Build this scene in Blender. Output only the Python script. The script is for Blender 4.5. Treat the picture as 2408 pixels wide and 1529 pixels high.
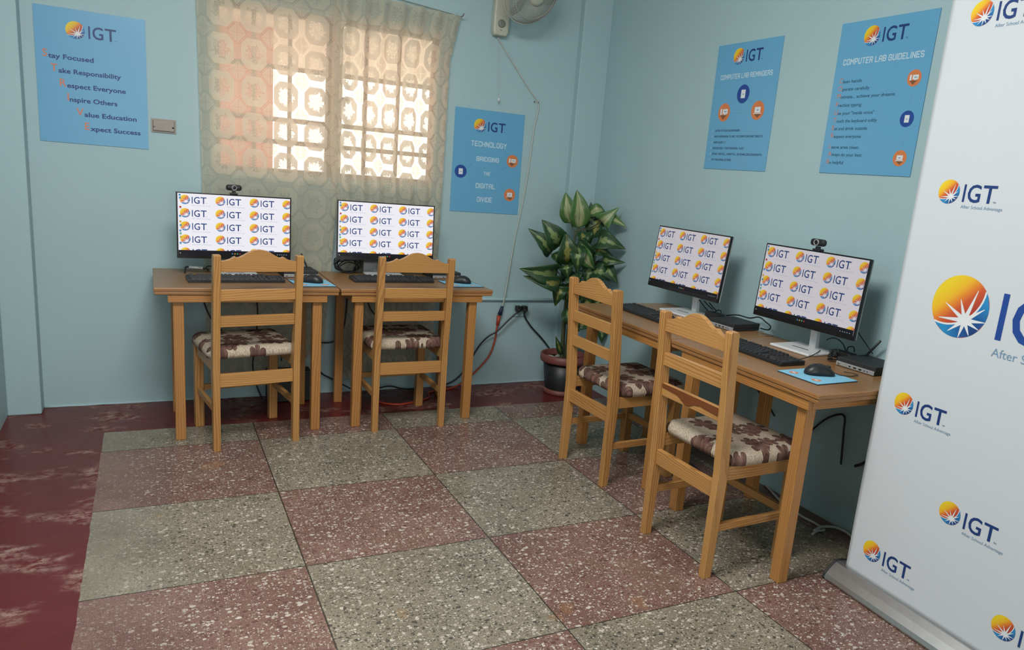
import bpy, bmesh, math, random
from mathutils import Vector, Matrix, Euler, noise as mnoise

# ---------------------------------------------------------------- clear
for o in list(bpy.data.objects):
    bpy.data.objects.remove(o)
SC = bpy.context.scene
COL = SC.collection
PI = math.pi
rad = math.radians

# ---------------------------------------------------------------- camera
IW, IH = 2408, 1529
F_PX, CX, CY = 1767.94, 1280.16, 809.45
CAM = Vector((0.23270, -3.67343, 1.36856))
RX = Vector((0.88713444, -0.45364006, 0.08487156))
DN = Vector((-0.02585525, -0.23246326, -0.97226147))
FW = Vector((0.46078613, 0.86033221, -0.21795517))
cam = bpy.data.cameras.new('camera')
cam.sensor_fit = 'HORIZONTAL'
cam.sensor_width = 36.0
cam.lens = F_PX / IW * 36.0
cam.shift_x = -(CX - IW / 2) / IW
cam.shift_y = (CY - IH / 2) / IW
cam.clip_start = 0.05
co = bpy.data.objects.new('camera', cam)
COL.objects.link(co)
m = Matrix.Identity(4)
for i in range(3):
    m[i][0], m[i][1], m[i][2], m[i][3] = RX[i], -DN[i], -FW[i], CAM[i]
co.matrix_world = m
SC.camera = co

# ---------------------------------------------------------------- colour management
SC.view_settings.view_transform = 'Standard'
SC.view_settings.look = 'None'
SC.view_settings.gamma = 1.0
SC.view_settings.use_curve_mapping = False
SC.view_settings.exposure = 0.0

# ---------------------------------------------------------------- world and lights
world = bpy.data.worlds.new('world')
SC.world = world
world.use_nodes = True
bg = world.node_tree.nodes['Background']
bg.inputs[0].default_value = (1.0, 0.90, 0.78, 1)
bg.inputs[1].default_value = 5.0

def area(name, loc, target, sx, sy, power, color):
    l = bpy.data.lights.new(name, 'AREA')
    l.shape = 'RECTANGLE'
    l.size, l.size_y = sx, sy
    l.energy = power
    l.color = color
    o = bpy.data.objects.new(name, l)
    COL.objects.link(o)
    o.location = loc
    o.rotation_euler = (Vector(target) - Vector(loc)).to_track_quat('-Z', 'Y').to_euler()
    return o

area('behind_camera_light', (0.45, -5.85, 1.5), (1.2, 0.0, 1.0), 2.0, 2.2, 50, (1.0, 0.98, 0.95))  # broad area light for an unseen source behind the camera; no doorway built
area('ceiling_light', (0.55, -1.9, 2.86), (0.75, -1.5, 0.0), 1.2, 1.0, 104, (1.0, 0.98, 0.95))

# ---------------------------------------------------------------- room numbers
YB = 0.711      # back wall plane
XR = 2.8353     # right wall plane
XL = -0.412     # left wall plane
YF = -6.0       # wall behind the camera
ZC = 2.9        # ceiling
ZD = 0.737      # desk top
EPS = 0.0008

# ================================================================ node helpers
class V:
    """a socket with arithmetic"""
    def __init__(s, nt, sock): s.nt, s.s = nt, sock
    def _m(s, op, *a):
        n = s.nt.nodes.new('ShaderNodeMath'); n.operation = op
        for i, x in enumerate((s,) + a):
            if isinstance(x, V): s.nt.links.new(x.s, n.inputs[i])
            else: n.inputs[i].default_value = x
        return V(s.nt, n.outputs[0])
    def __add__(s, o): return s._m('ADD', o)
    def __radd__(s, o): return s._m('ADD', o)
    def __sub__(s, o): return s._m('SUBTRACT', o)
    def __rsub__(s, o): return s._m('MULTIPLY', -1.0)._m('ADD', o)
    def __mul__(s, o): return s._m('MULTIPLY', o)
    def __rmul__(s, o): return s._m('MULTIPLY', o)
    def __truediv__(s, o): return s._m('DIVIDE', o)
    def lt(s, o): return s._m('LESS_THAN', o)
    def gt(s, o): return s._m('GREATER_THAN', o)
    def abs(s): return s._m('ABSOLUTE')
    def floor(s): return s._m('FLOOR')
    def fract(s): return s._m('FRACT')
    def sin(s): return s._m('SINE')
    def cos(s): return s._m('COSINE')
    def sqrt(s): return s._m('SQRT')
    def pow(s, o): return s._m('POWER', o)
    def min(s, o): return s._m('MINIMUM', o)
    def max(s, o): return s._m('MAXIMUM', o)
    def atan2(s, o): return s._m('ARCTAN2', o)
    def clamp(s): return s._m('MAXIMUM', 0.0)._m('MINIMUM', 1.0)
    def step(s, a, b):   # smooth ramp from a to b
        n = s.nt.nodes.new('ShaderNodeMapRange'); n.interpolation_type = 'SMOOTHSTEP'
        s.nt.links.new(s.s, n.inputs[0]); n.inputs[1].default_value = a; n.inputs[2].default_value = b
        return V(s.nt, n.outputs[0])

class Mat:
    def __init__(s, name, color=(.8, .8, .8), rough=.5, metal=0.0, spec=.5):
        s.m = bpy.data.materials.new(name); s.m.use_nodes = True
        s.nt = s.m.node_tree; s.b = s.nt.nodes['Principled BSDF']
        s.b.inputs['Base Color'].default_value = (*color, 1)
        s.b.inputs['Roughness'].default_value = rough
        s.b.inputs['Metallic'].default_value = metal
        s.b.inputs['Specular IOR Level'].default_value = spec
    def new(s, t): return s.nt.nodes.new('ShaderNode' + t)
    def link(s, a, b): s.nt.links.new(a.s if isinstance(a, V) else a, b)
    def coord(s, which='Object'): return s.new('TexCoord').outputs[which]
    def mapping(s, sock, scale=(1, 1, 1), loc=(0, 0, 0)):
        n = s.new('Mapping'); s.link(sock, n.inputs[0])
        n.inputs['Scale'].default_value = scale
        if isinstance(loc, V) or not isinstance(loc, tuple): s.link(loc, n.inputs['Location'])
        else: n.inputs['Location'].default_value = loc
        return n.outputs[0]
    def xyz(s, sock):
        n = s.new('SeparateXYZ'); s.link(sock, n.inputs[0])
        return [V(s.nt, n.outputs[i]) for i in range(3)]
    def vec(s, x, y, z=0.0):
        n = s.new('CombineXYZ')
        for i, a in enumerate((x, y, z)):
            if isinstance(a, V): s.link(a, n.inputs[i])
            else: n.inputs[i].default_value = a
        return n.outputs[0]
    def noise(s, sock, scale=5, detail=2, rough=.5, dist=0.0):
        n = s.new('TexNoise'); s.link(sock, n.inputs['Vector'])
        n.inputs['Scale'].default_value = scale; n.inputs['Detail'].default_value = detail
        n.inputs['Roughness'].default_value = rough; n.inputs['Distortion'].default_value = dist
        return V(s.nt, n.outputs[0])
    def voronoi(s, sock, scale=5, rnd=1.0, dim='3D'):
        n = s.new('TexVoronoi'); n.voronoi_dimensions = dim; s.link(sock, n.inputs['Vector'])
        n.inputs['Scale'].default_value = scale; n.inputs['Randomness'].default_value = rnd
        return n
    def ramp(s, fac, stops):
        n = s.new('ValToRGB'); s.link(fac, n.inputs[0])
        e = n.color_ramp.elements
        while len(e) < len(stops): e.new(.5)
        for el, (p, c) in zip(e, stops):
            el.position = p; el.color = (*c, 1) if len(c) == 3 else c
        return n.outputs[0]
    def mix(s, fac, a, b):
        n = s.new('Mix'); n.data_type = 'RGBA'
        for sock, val in ((n.inputs[0], fac), (n.inputs[6], a), (n.inputs[7], b)):
            if isinstance(val, V): s.link(val, sock)
            elif isinstance(val, tuple): sock.default_value = (*val, 1)
            elif isinstance(val, (int, float)): sock.default_value = val
            else: s.link(val, sock)
        return n.outputs[2]
    def color(s, sock): s.link(sock, s.b.inputs['Base Color']); return s
    def rough(s, v): s.link(v, s.b.inputs['Roughness']); return s
    def bump(s, h, strength=.2, dist=.01):
        n = s.new('Bump'); n.inputs['Strength'].default_value = strength; n.inputs['Distance'].default_value = dist
        s.link(h, n.inputs['Height']); s.link(n.outputs[0], s.b.inputs['Normal']); return s

def plain(name, color, rough=.5, metal=0.0, spec=.5, var=1.0):
    """slightly mottled plain finish"""
    k = Mat(name, color, rough, metal, spec)
    nz = k.noise(k.coord(), 35, 2)
    a = tuple(c * (1 - .1 * var) for c in color); b = tuple(min(1, c * (1 + .08 * var)) for c in color)
    k.color(k.mix(nz, a, b))
    return k.m

def glow(name, color, strength):
    m = bpy.data.materials.new(name); m.use_nodes = True
    nt = m.node_tree; b = nt.nodes['Principled BSDF']
    b.inputs['Base Color'].default_value = (0.01, 0.01, 0.012, 1)
    b.inputs['Roughness'].default_value = .35
    b.inputs['Specular IOR Level'].default_value = .2
    b.inputs['Emission Color'].default_value = (*color, 1)
    b.inputs['Emission Strength'].default_value = strength
    return m

# ================================================================ materials
def wall_paint(name, base):
    k = Mat(name, base, .55, 0, .35)
    c = k.coord()
    big = k.noise(c, 1.3, 3, .6)
    col = k.mix(big, tuple(x * .93 for x in base), tuple(x * 1.05 for x in base))
    # scuffs and grime low on the wall
    z = k.xyz(c)[2]
    scuff = k.noise(k.mapping(c, (3, 3, 9)), 6, 4, .7).gt(.66) * z.lt(.5) * k.noise(c, 60, 2).gt(.5)
    col = k.mix(scuff * .35, col, (.36, .47, .46))
    k.color(col)
    h = k.noise(c, 190, 3, .6) * .5 + k.noise(c, 14, 3) * .8
    k.bump(h, .22, .004)
    return k.m
M_WALL = wall_paint('blue_wall_paint', (.370, .515, .538))
M_CEIL = plain('white_ceiling', (.82, .82, .80), .8)

def floor_material():
    k = Mat('terrazzo_floor', (.4, .35, .3), .3, 0, .28)
    c = k.coord()
    x, y, z = k.xyz(c)
    u = (x + .003) / .678
    v = (y) / .6335
    par = ((u.floor() + v.floor()) * .5).fract().gt(.25)          # 1 = pink tile
    # lines
    du = (u.fract() - .5).abs(); dv = (v.fract() - .5).abs()
    line = du.gt(.5 - .0036).max(dv.gt(.5 - .0034))
    big = k.noise(c, 3.2, 4, .6)
    fine = k.noise(c, 160, 2, .6)
    pink = k.mix(big.step(.3, .7), (.160, .078, .062), (.240, .135, .110))
    grey = k.mix(big.step(.3, .7), (.195, .165, .118), (.285, .245, .182))
    base = k.mix(par, grey, pink)
    base = k.mix(fine.step(.35, .70) * .55, base, k.mix(par, (.105, .092, .066), (.105, .058, .046)))
    base = k.mix(k.noise(c, 330, 1).gt(.62) * .45, base, (.40, .35, .28))
    # stone chips: three sizes
    warp = k.new('VectorMath'); warp.operation = 'ADD'
    nn = k.new('TexNoise'); k.link(c, nn.inputs['Vector']); nn.inputs['Scale'].default_value = 60
    sc = k.new('VectorMath'); sc.operation = 'SCALE'; k.link(nn.outputs[1], sc.inputs[0]); sc.inputs['Scale'].default_value = .007
    k.link(c, warp.inputs[0]); k.link(sc.outputs[0], warp.inputs[1])
    wv = warp.outputs[0]
    dirt = x.step(.02, .42) * (y * -1.0 + .35).step(.0, .25) * .75 + .25    # film of grime along the painted border
    for scale, hi, lo, r in ((50, .80, .17, .44), (84, .74, .30, .42), (150, .74, .34, .42)):
        vo = k.voronoi(k.mapping(wv, (1, 1.25, 0.001)), scale, 1, '3D')
        sep = k.new('SeparateColor'); k.link(vo.outputs['Color'], sep.inputs[0])
        rnd = V(k.nt, sep.outputs[0]); rnd2 = V(k.nt, sep.outputs[1])
        d = V(k.nt, vo.outputs['Distance'])
        chip = (d - rnd2 * .16).lt(r - .14)
        white = chip * rnd.gt(hi) * dirt
        dark = chip * rnd.lt(lo) * dirt
        base = k.mix(white * .86, base, k.mix(rnd2, (.36, .31, .26), (.60, .54, .46)))
        base = k.mix(dark * .85, base, k.mix(par, (.050, .047, .040), (.105, .050, .042)))
    # grime and rusty stains
    st = k.noise(c, 2.1, 5, .65)
    base = k.mix(st.step(.56, .72) * .28, base, (.20, .14, .09))
    rust = k.noise(k.mapping(c, (1, 1, 1), (3.3, 1.7, 0)), 4.4, 3, .5).gt(.70)
    base = k.mix(rust * .25, base, (.32, .15, .05))
    base = k.mix(line * .95, base, (.035, .028, .022))
    # red painted border
    wob = k.noise(c, 9, 4, .7) * .014 - .007
    red_m = (x - .012 + wob).lt(0.0).max((y - .2586 + wob).gt(0.0))
    red = k.mix(k.noise(c, 5, 4, .65), (.085, .012, .013), (.140, .022, .022))
    wear1 = k.noise(k.mapping(c, (1, 1.5, 1), (.37, .2, 0)), 3.4, 3, .5).step(.50, .64)
    wear2 = k.noise(k.mapping(c, (1, 1.25, 1)), 22, 6, .75).step(.40, .66)
    redc = k.mix(wear1 * wear2 * .72, red, (.40, .29, .24))
    strip = (x - 2.745 + wob).gt(0.0)
    redc2 = k.mix(k.noise(c, 40, 3, .7), (.10, .052, .040), (.20, .125, .10))
    base = k.mix(red_m, base, redc)
    base = k.mix(strip * (1.0 - y.gt(.2586)), base, redc2)
    k.color(base)
    rr = k.noise(c, 9, 4, .7)
    k.rough(rr * .32 + .14 + wear1 * red_m * .3)
    k.bump(fine * .15 - line * 1.0, .25, .002)
    return k.m
M_FLOOR = floor_material()

def wood(name, axis, light, dark, rough=.32, period=.0088, contrast=.66):
    """pine: growth rings cut lengthwise, so stripes on one face and long arches on another"""
    k = Mat(name, light, rough, 0, .45)
    c = k.coord()
    inf = k.new('ObjectInfo')
    rv = V(k.nt, inf.outputs['Random'])
    co = k.xyz(c)
    al = co[axis]; cr = [co[i] for i in range(3) if i != axis]
    s = [1.0, 1.0, 1.0]; s[axis] = .12
    off = k.vec(rv * 17.0, rv * 9.0, rv * 23.0)
    wv = k.mapping(c, tuple(s), off)
    n1 = k.noise(wv, 5, 2, .5)
    n2 = k.noise(wv, 26, 2, .5)
    r2 = (rv * 7.31).fract(); r3 = (rv * 13.7).fract()
    u = cr[0] + (r2 - .5) * .10 + .02
    v = cr[1] + (r3 - .5) * .16 + .03
    rr = (u * u + v * v).sqrt() + al * (r2 - .5) * .07 + (n1 - .5) * .095 + (n2 - .5) * .016
    ph = rr / period
    saw = ph.fract()
    ring = saw.step(.38, .86) * (1.0 - saw.step(.88, 1.0))
    keep = k.noise(wv, 11, 1).step(.30, .62)
    s2 = [1.0, 1.0, 1.0]; s2[axis] = .02
    fib = k.noise(k.mapping(c, tuple(s2), off), 190, 3, .6)
    f = (ring * contrast * (keep * .65 + .35) + (fib - .45) * .35).clamp()
    col = k.mix(f, light, dark)
    tint = rv * .30 + k.noise(c, 4.5, 2) * .22
    col = k.mix(tint, col, tuple(a * .66 + b * .34 for a, b in zip(dark, light)))
    k.color(col)
    k.bump(fib, .05, .001)
    return k.m
CH_L, CH_D = (.520, .272, .090), (.205, .068, .015)
DK_L, DK_D = (.480, .230, .070), (.200, .066, .014)
W_CH = [wood('chair_pine_x', 0, CH_L, CH_D), wood('chair_pine_y', 1, CH_L, CH_D), wood('chair_pine_z', 2, CH_L, CH_D)]
W_DK = [wood('desk_pine_x', 0, DK_L, DK_D), wood('desk_pine_y', 1, DK_L, DK_D), wood('desk_pine_z', 2, DK_L, DK_D)]
W_TOP = wood('desk_top_board', 0, (.300, .158, .066), (.195, .090, .033), .30, .016, .40)
W_EDGE = wood('desk_top_edge', 0, (.38, .185, .066), (.15, .058, .018), .34, .0055, .9)

def fabric_floral():
    k = Mat('floral_upholstery', (.5, .42, .33), .92, 0, .15)
    c = k.coord()
    inf = k.new('ObjectInfo'); rv = V(k.nt, inf.outputs['Random'])
    cc = k.mapping(c, (1, 1, .35), k.vec(rv * 3.0, rv * 5.0, 0.0))
    base = k.mix(k.noise(cc, 260, 3, .8).step(.3, .7), (.30, .225, .155), (.62, .53, .42))
    for sc_, seed, bright in ((8.2, 0.0, 0), (11.5, 4.7, 1)):
        p = k.mapping(cc, (sc_, sc_, .01), (seed, seed * .6, 0))
        vo = k.voronoi(p, 1.0, .75, '2D')
        sub = k.new('VectorMath'); sub.operation = 'SUBTRACT'
        k.link(p, sub.inputs[0]); k.link(vo.outputs['Position'], sub.inputs[1])
        dx, dy, _ = k.xyz(sub.outputs[0])
        sep = k.new('SeparateColor'); k.link(vo.outputs['Color'], sep.inputs[0])
        r1 = V(k.nt, sep.outputs[0])
        ang = dy.atan2(dx) + r1 * 6.28
        r = (dx * dx + dy * dy).sqrt()
        pet = (ang * 3.0).cos().abs().pow(.55) * .30 + .13 + k.noise(p, 6, 2) * .08
        inside = r.lt(pet) * r1.gt(.22 if not bright else .45)
        edge = (pet - r).lt(.045)
        vein = (ang * 3.0).sin().abs().lt(.16)
        colr = k.mix(k.noise(p, 3.5, 2).step(.3, .7), (.075, .030, .024), (.205, .105, .082))
        colr = k.mix(edge.max(vein) * .7, colr, (.045, .018, .016))
        base = k.mix(inside * .93, base, colr)
    k.color(base)
    k.bump(k.noise(c, 300, 2), .35, .003)
    return k.m
M_FLORAL = fabric_floral()

def lace():
    """cotton lace: octagon panels with a flower, diamonds between, sheer ladder bars"""
    m_ = bpy.data.materials.new('cream_lace'); m_.use_nodes = True
    k = Mat.__new__(Mat); k.m = m_; k.nt = m_.node_tree
    k.b = k.nt.nodes['Principled BSDF']
    uv = k.coord('UV')
    U, W, _ = k.xyz(uv)
    u = (U / .158).fract() - .5
    w = (W / .182).fract() - .5
    au, aw = u.abs(), w.abs()
    d = (.5 - au) + (.5 - aw)                  # distance from the diamond centre
    octo = au.lt(.385) * aw.lt(.405) * d.gt(.40)       # dense octagon panel
    ang = w.atan2(u); r = (u * u + w * w).sqrt()
    UW = k.vec(U, W, 0.0)
    fl_r = (ang * 5.0 + .6).cos() * .030 + (ang * 11.0).cos() * .022 + .225 + (k.noise(UW, 75, 2) - .5) * .16
    flower = r.lt(fl_r) * octo
    ve = k.new('TexVoronoi'); ve.voronoi_dimensions = '2D'; ve.feature = 'DISTANCE_TO_EDGE'
    k.link(UW, ve.inputs['Vector']); ve.inputs['Scale'].default_value = 62
    crack = V(k.nt, ve.outputs['Distance']).lt(.055) * r.lt(fl_r + .03) * octo * (k.noise(UW, 140, 1).gt(.40))
    def near(a, b, t): return (a - b).abs().lt(t)
    off_d = d.gt(.33)
    lu = near(au, .405, .010).max(near(au, .437, .009)).max(near(au, .468, .009)).max(near(au, .5, .009)) * off_d
    lw = near(aw, .420, .009).max(near(aw, .447, .008)).max(near(aw, .473, .008)).max(near(aw, .5, .008)) * off_d
    dash = ((W / .0052).fract()).lt(.60)
    dash2 = ((U / .0048 + W / .012).fract()).lt(.58)
    lines = (lu * dash * aw.lt(.40)).max(lw * dash2 * au.lt(.39))
    dia = near(d, .295, .013).max(near(d, .355, .012) * au.lt(.47) * aw.lt(.47))
    cross = near(au, .5, .008) * d.lt(.29) * dash
    cross = cross.max(near(aw, .5, .007) * d.lt(.29) * dash2)
    holes = lines.max(dia).max(cross)
    weave = k.noise(UW, 700, 1)
    band = 1.0 - octo
    openness = (.035 + band * .13 + flower * .15).max(holes * .62).max(crack * .55) + (weave - .5) * .06
    openness = openness.clamp()
    # hem: a tighter border near the bottom
    tr = k.new('BsdfTransparent'); tr.inputs[0].default_value = (1, 1, 1, 1)
    df = k.new('BsdfDiffuse'); df.inputs[0].default_value = (.60, .595, .475, 1)
    tl = k.new('BsdfTranslucent'); tl.inputs[0].default_value = (.82, .65, .54, 1)
    mx = k.new('MixShader'); mx.inputs[0].default_value = .48
    k.link(df.outputs[0], mx.inputs[1]); k.link(tl.outputs[0], mx.inputs[2])
    m2 = k.new('MixShader'); k.link(openness, m2.inputs[0])
    k.link(mx.outputs[0], m2.inputs[1]); k.link(tr.outputs[0], m2.inputs[2])
    out = k.nt.nodes['Material Output']
    k.link(m2.outputs[0], out.inputs[0])
    k.nt.nodes.remove(k.b)
    return m_
M_LACE = lace()

def pane():
    m_ = bpy.data.materials.new('window_glass'); m_.use_nodes = True
    nt = m_.node_tree; b = nt.nodes['Principled BSDF']; nt.nodes.remove(b)
    t = nt.nodes.new('ShaderNodeBsdfTransparent'); g = nt.nodes.new('ShaderNodeBsdfGlossy'); g.inputs['Roughness'].default_value = .05
    t.inputs[0].default_value = (.93, .95, .94, 1)
    x = nt.nodes.new('ShaderNodeMixShader'); x.inputs[0].default_value = .06
    nt.links.new(t.outputs[0], x.inputs[1]); nt.links.new(g.outputs[0], x.inputs[2])
    nt.links.new(x.outputs[0], nt.nodes['Material Output'].inputs[0])
    return m_
M_GLASS = pane()

M_BLACK = plain('black_plastic', (.014, .015, .016), .42)
M_BLACK_SOFT = plain('black_matt_plastic', (.020, .022, .024), .6)
M_KEY = plain('black_keycap', (.017, .018, .021), .5)
M_CABLE = plain('black_cable_rubber', (.012, .013, .015), .5)
M_SILVER = plain('silver_plastic', (.40, .40, .41), .38, .35)
M_WHITE_PL = plain('white_plastic', (.66, .67, .68), .4)
M_CREAM_PL = plain('aged_cream_plastic', (.50, .49, .40), .45)
M_CREAM_DK = plain('aged_grey_plastic', (.20, .21, .18), .5)
M_WIRE = plain('grey_wire', (.50, .49, .44), .4)
M_CORD_W = plain('white_cord', (.46, .48, .45), .5)
M_ORANGE_CORD = plain('orange_cord', (.42, .055, .022), .45)
M_NAVY_PL = plain('navy_plastic', (.012, .022, .055), .45)
M_ALU = plain('brushed_aluminium', (.50, .50, .50), .33, .9)
M_STEEL = plain('dull_steel', (.27, .235, .21), .5, .6)
M_FRAME = plain('window_frame_paint', (.30, .25, .20), .6)
M_POT = plain('black_pot_plastic', (.016, .018, .019), .45)
M_POT_RIM = plain('terracotta_plastic', (.19, .055, .045), .5)
M_STONE = plain('pale_pebble', (.44, .41, .35), .8)
M_SOIL = plain('dark_soil', (.05, .038, .028), .95)
M_STEM = plain('plant_stem', (.065, .075, .030), .6)
M_BANNER = plain('banner_vinyl', (.60, .63, .665), .48, 0, .3, .12)
M_PLATE = plain('pale_blue_plate', (.30, .46, .47), .5)
M_PAPER = Mat('poster_blue_board', (.13, .37, .58), .30, 0, .45).m
M_PAD = plain('mousepad_cloth', (.21, .50, .68), .7)
M_PAD_EDGE = plain('mousepad_rubber', (.02, .05, .08), .7)
M_SCREEN_OFF = plain('black_bezel', (.006, .006, .007), .25)
# inks
I_NAVY = plain('navy_ink', (.008, .038, .17), .45)
I_WHITE = plain('white_ink', (.72, .74, .76), .5)
I_HEAD = plain('pale_ink', (.50, .66, .76), .5)
I_ORANGE = plain('orange_ink', (.66, .20, .065), .5)
I_ORTXT = plain('coral_ink', (.62, .21, .12), .5)
I_ROYAL = plain('royal_blue_ink', (.012, .060, .29), .45)
I_DARK = plain('dark_blue_ink', (.018, .070, .14), .5)
I_SHADOW = plain('brown_ink', (.22, .085, .035), .5)
I_GREYBLUE = plain('grey_blue_ink', (.18, .30, .44), .5)
I_DOT = plain('dotted_ink', (.045, .14, .22), .5)

def emblem_sun(emit=0.0, name='emblem_sun_ink'):
    k = Mat(name, (1, .5, 0), .45)
    u, v, _ = k.xyz(k.coord('UV'))
    # from yellow (upper left) through orange to red (toward the star)
    t = (u * .70 - v * .71) * .5 + .5
    c = k.ramp(t, [(.08, (.80, .58, .02)), (.27, (.80, .45, .02)), (.40, (.74, .22, .025)), (.50, (.58, .095, .028)), (.68, (.42, .045, .025))])
    if emit:
        k.link(c, k.b.inputs['Emission Color']); k.b.inputs['Emission Strength'].default_value = emit
        k.b.inputs['Base Color'].default_value = (.01, .01, .01, 1)
    else: k.color(c)
    return k.m
def emblem_sea(emit=0.0, name='emblem_sea_ink'):
    k = Mat(name, (0, .2, .5), .45)
    u, v, _ = k.xyz(k.coord('UV'))
    t = ((u - .62) * (u - .62) + (v + .75) * (v + .75)).sqrt()
    c = k.ramp(t, [(.0, (.008, .035, .15)), (.45, (.010, .09, .30)), (1.0, (.02, .24, .52))])
    if emit:
        k.link(c, k.b.inputs['Emission Color']); k.b.inputs['Emission Strength'].default_value = emit
        k.b.inputs['Base Color'].default_value = (.01, .01, .01, 1)
    else: k.color(c)
    return k.m
PRINT_SUN, PRINT_SEA = emblem_sun(), emblem_sea()

def leaf_material():
    k = Mat('variegated_leaf', (.05, .12, .03), .42, 0, .4)
    u, v, _ = k.xyz(k.coord('UV'))       # u 0..1 along, v -1..1 across
    inf = k.new('ObjectInfo'); rv = V(k.nt, inf.outputs['Random'])
    cc = k.vec(u * 1.0 + rv * 9.0, v * 1.0, rv * 5.0)
    feather = ((u * 1.0 - v.abs() * .35) * 26.0).sin() * .10 + k.noise(cc, 7, 5, .8) * .95 - .48
    m_ = (v.abs() * 1.15 + (u - .45).abs() * .75 + feather)
    cream = 1.0 - m_.step(.32, .46)
    green = k.mix(k.noise(cc, 5, 3), (.008, .032, .013), (.030, .082, .024))
    cr = k.mix(rv.gt(.62), (.235, .29, .115), (.33, .25, .055))
    cr = k.mix(k.noise(cc, 22, 3).step(.35, .7), cr, (.10, .17, .05))
    col = k.mix(cream * .95, green, cr)
    rib = v.abs().lt(.035)
    col = k.mix(rib * .6, col, (.16, .22, .07))
    k.color(col)
    return k.m
M_LEAF = leaf_material()
def leaf_light():
    k = Mat('pale_variegated_leaf', (.12, .2, .06), .42, 0, .4)
    u, v, _ = k.xyz(k.coord('UV'))
    inf = k.new('ObjectInfo'); rv = V(k.nt, inf.outputs['Random'])
    cc = k.vec(u * 1.0 + rv * 9.0, v * 1.0, rv * 5.0)
    m_ = v.abs() * 1.0 + (u - .4).abs() * .5 + k.noise(cc, 6, 4, .7) * .7 - .35
    cream = 1.0 - m_.step(.30, .62)
    col = k.mix(cream * .9, k.mix(k.noise(cc, 5, 3), (.040, .115, .030), (.085, .175, .048)), (.36, .38, .20))
    col = k.mix(v.abs().lt(.04) * .6, col, (.10, .15, .05))
    k.color(col)
    return k.m
M_LEAF2 = leaf_light()

# ================================================================ mesh helpers
def T(x=0, y=0, z=0): return Matrix.Translation((x, y, z))
def R(a, ax): return Matrix.Rotation(a, 4, ax)

def box(bm, c, s, bev=0.0, mat=0, M=None, seg=2):
    """box centred at c with size s"""
    r = bmesh.ops.create_cube(bm, size=1.0)
    vs = r['verts']
    for v in vs:
        v.co = Vector((v.co.x * s[0] + c[0], v.co.y * s[1] + c[1], v.co.z * s[2] + c[2]))
    fs = set(f for v in vs for f in v.link_faces)
    for f in fs: f.material_index = mat
    if bev > 0:
        es = list(set(e for v in vs for e in v.link_edges))
        q = bmesh.ops.bevel(bm, geom=es, offset=bev, segments=seg, affect='EDGES', profile=.5)
        vs = list(set(v for f in q['faces'] for v in f.verts) | set(v for v in vs if v.is_valid))
        for f in q['faces']: f.material_index = mat
    if M is not None:
        for v in set(vs):
            if v.is_valid: v.co = M @ v.co
    return vs

def prism(bm, pts, axis, a, b, mat=0, bev=0.0):
    """polygon pts (2D) extruded along axis from a to b. axis x: pts=(y,z); y: (x,z); z: (x,y)"""
    def put(p, t):
        if axis == 0: return Vector((t, p[0], p[1]))
        if axis == 1: return Vector((p[0], t, p[1]))
        return Vector((p[0], p[1], t))
    A = [bm.verts.new(put(p, a)) for p in pts]; B = [bm.verts.new(put(p, b)) for p in pts]
    fs = [bm.faces.new(A), bm.faces.new(B)]
    n = len(pts)
    for i in range(n): fs.append(bm.faces.new((A[i], A[(i + 1) % n], B[(i + 1) % n], B[i])))
    for f in fs: f.material_index = mat
    bmesh.ops.recalc_face_normals(bm, faces=fs)
    if bev > 0:
        es = list(set(e for f in fs[:2] for e in f.edges))
        q = bmesh.ops.bevel(bm, geom=es, offset=bev, segments=2, affect='EDGES', profile=.5)
        for f in q['faces']: f.material_index = mat
    return A + B

def smooth_path(pts, n=6):
    """Catmull-Rom through pts"""
    P = [Vector(p) for p in pts]
    if len(P) < 3: return P
    out = []
    for i in range(len(P) - 1):
        p0 = P[max(i - 1, 0)]; p1 = P[i]; p2 = P[i + 1]; p3 = P[min(i + 2, len(P) - 1)]
        for j in range(n):
            t = j / n
            out.append(.5 * ((2 * p1) + (p2 - p0) * t + (2 * p0 - 5 * p1 + 4 * p2 - p3) * t * t + (3 * p1 - p0 - 3 * p2 + p3) * t ** 3))
    out.append(P[-1])
    return out

def tube(bm, pts, r, seg=8, mat=0, sm=6, close=False, caps=True):
    P = smooth_path(pts, sm) if sm else [Vector(p) for p in pts]
    rings = []
    nrm = None
    n = len(P)
    for i, p in enumerate(P):
        if close: t = (P[(i + 1) % n] - P[i - 1])
        else: t = (P[min(i + 1, n - 1)] - P[max(i - 1, 0)])
        if t.length < 1e-9: t = Vector((0, 0, 1))
        t.normalize()
        if nrm is None:
            nrm = t.orthogonal().normalized()
        else:
            nrm = (nrm - t * nrm.dot(t))
            nrm = nrm.normalized() if nrm.length > 1e-6 else t.orthogonal().normalized()
        bi = t.cross(nrm)
        rr = r(i / max(1, n - 1)) if callable(r) else r
        rings.append([bm.verts.new(p + (nrm * math.cos(2 * PI * k / seg) + bi * math.sin(2 * PI * k / seg)) * rr) for k in range(seg)])
    m_ = n if close else n - 1
    for i in range(m_):
        a, b = rings[i], rings[(i + 1) % n]
        for k in range(seg):
            f = bm.faces.new((a[k], a[(k + 1) % seg], b[(k + 1) % seg], b[k])); f.material_index = mat; f.smooth = True
    if caps and not close:
        for q in (rings[0][::-1], rings[-1]):
            f = bm.faces.new(q); f.material_index = mat

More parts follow.
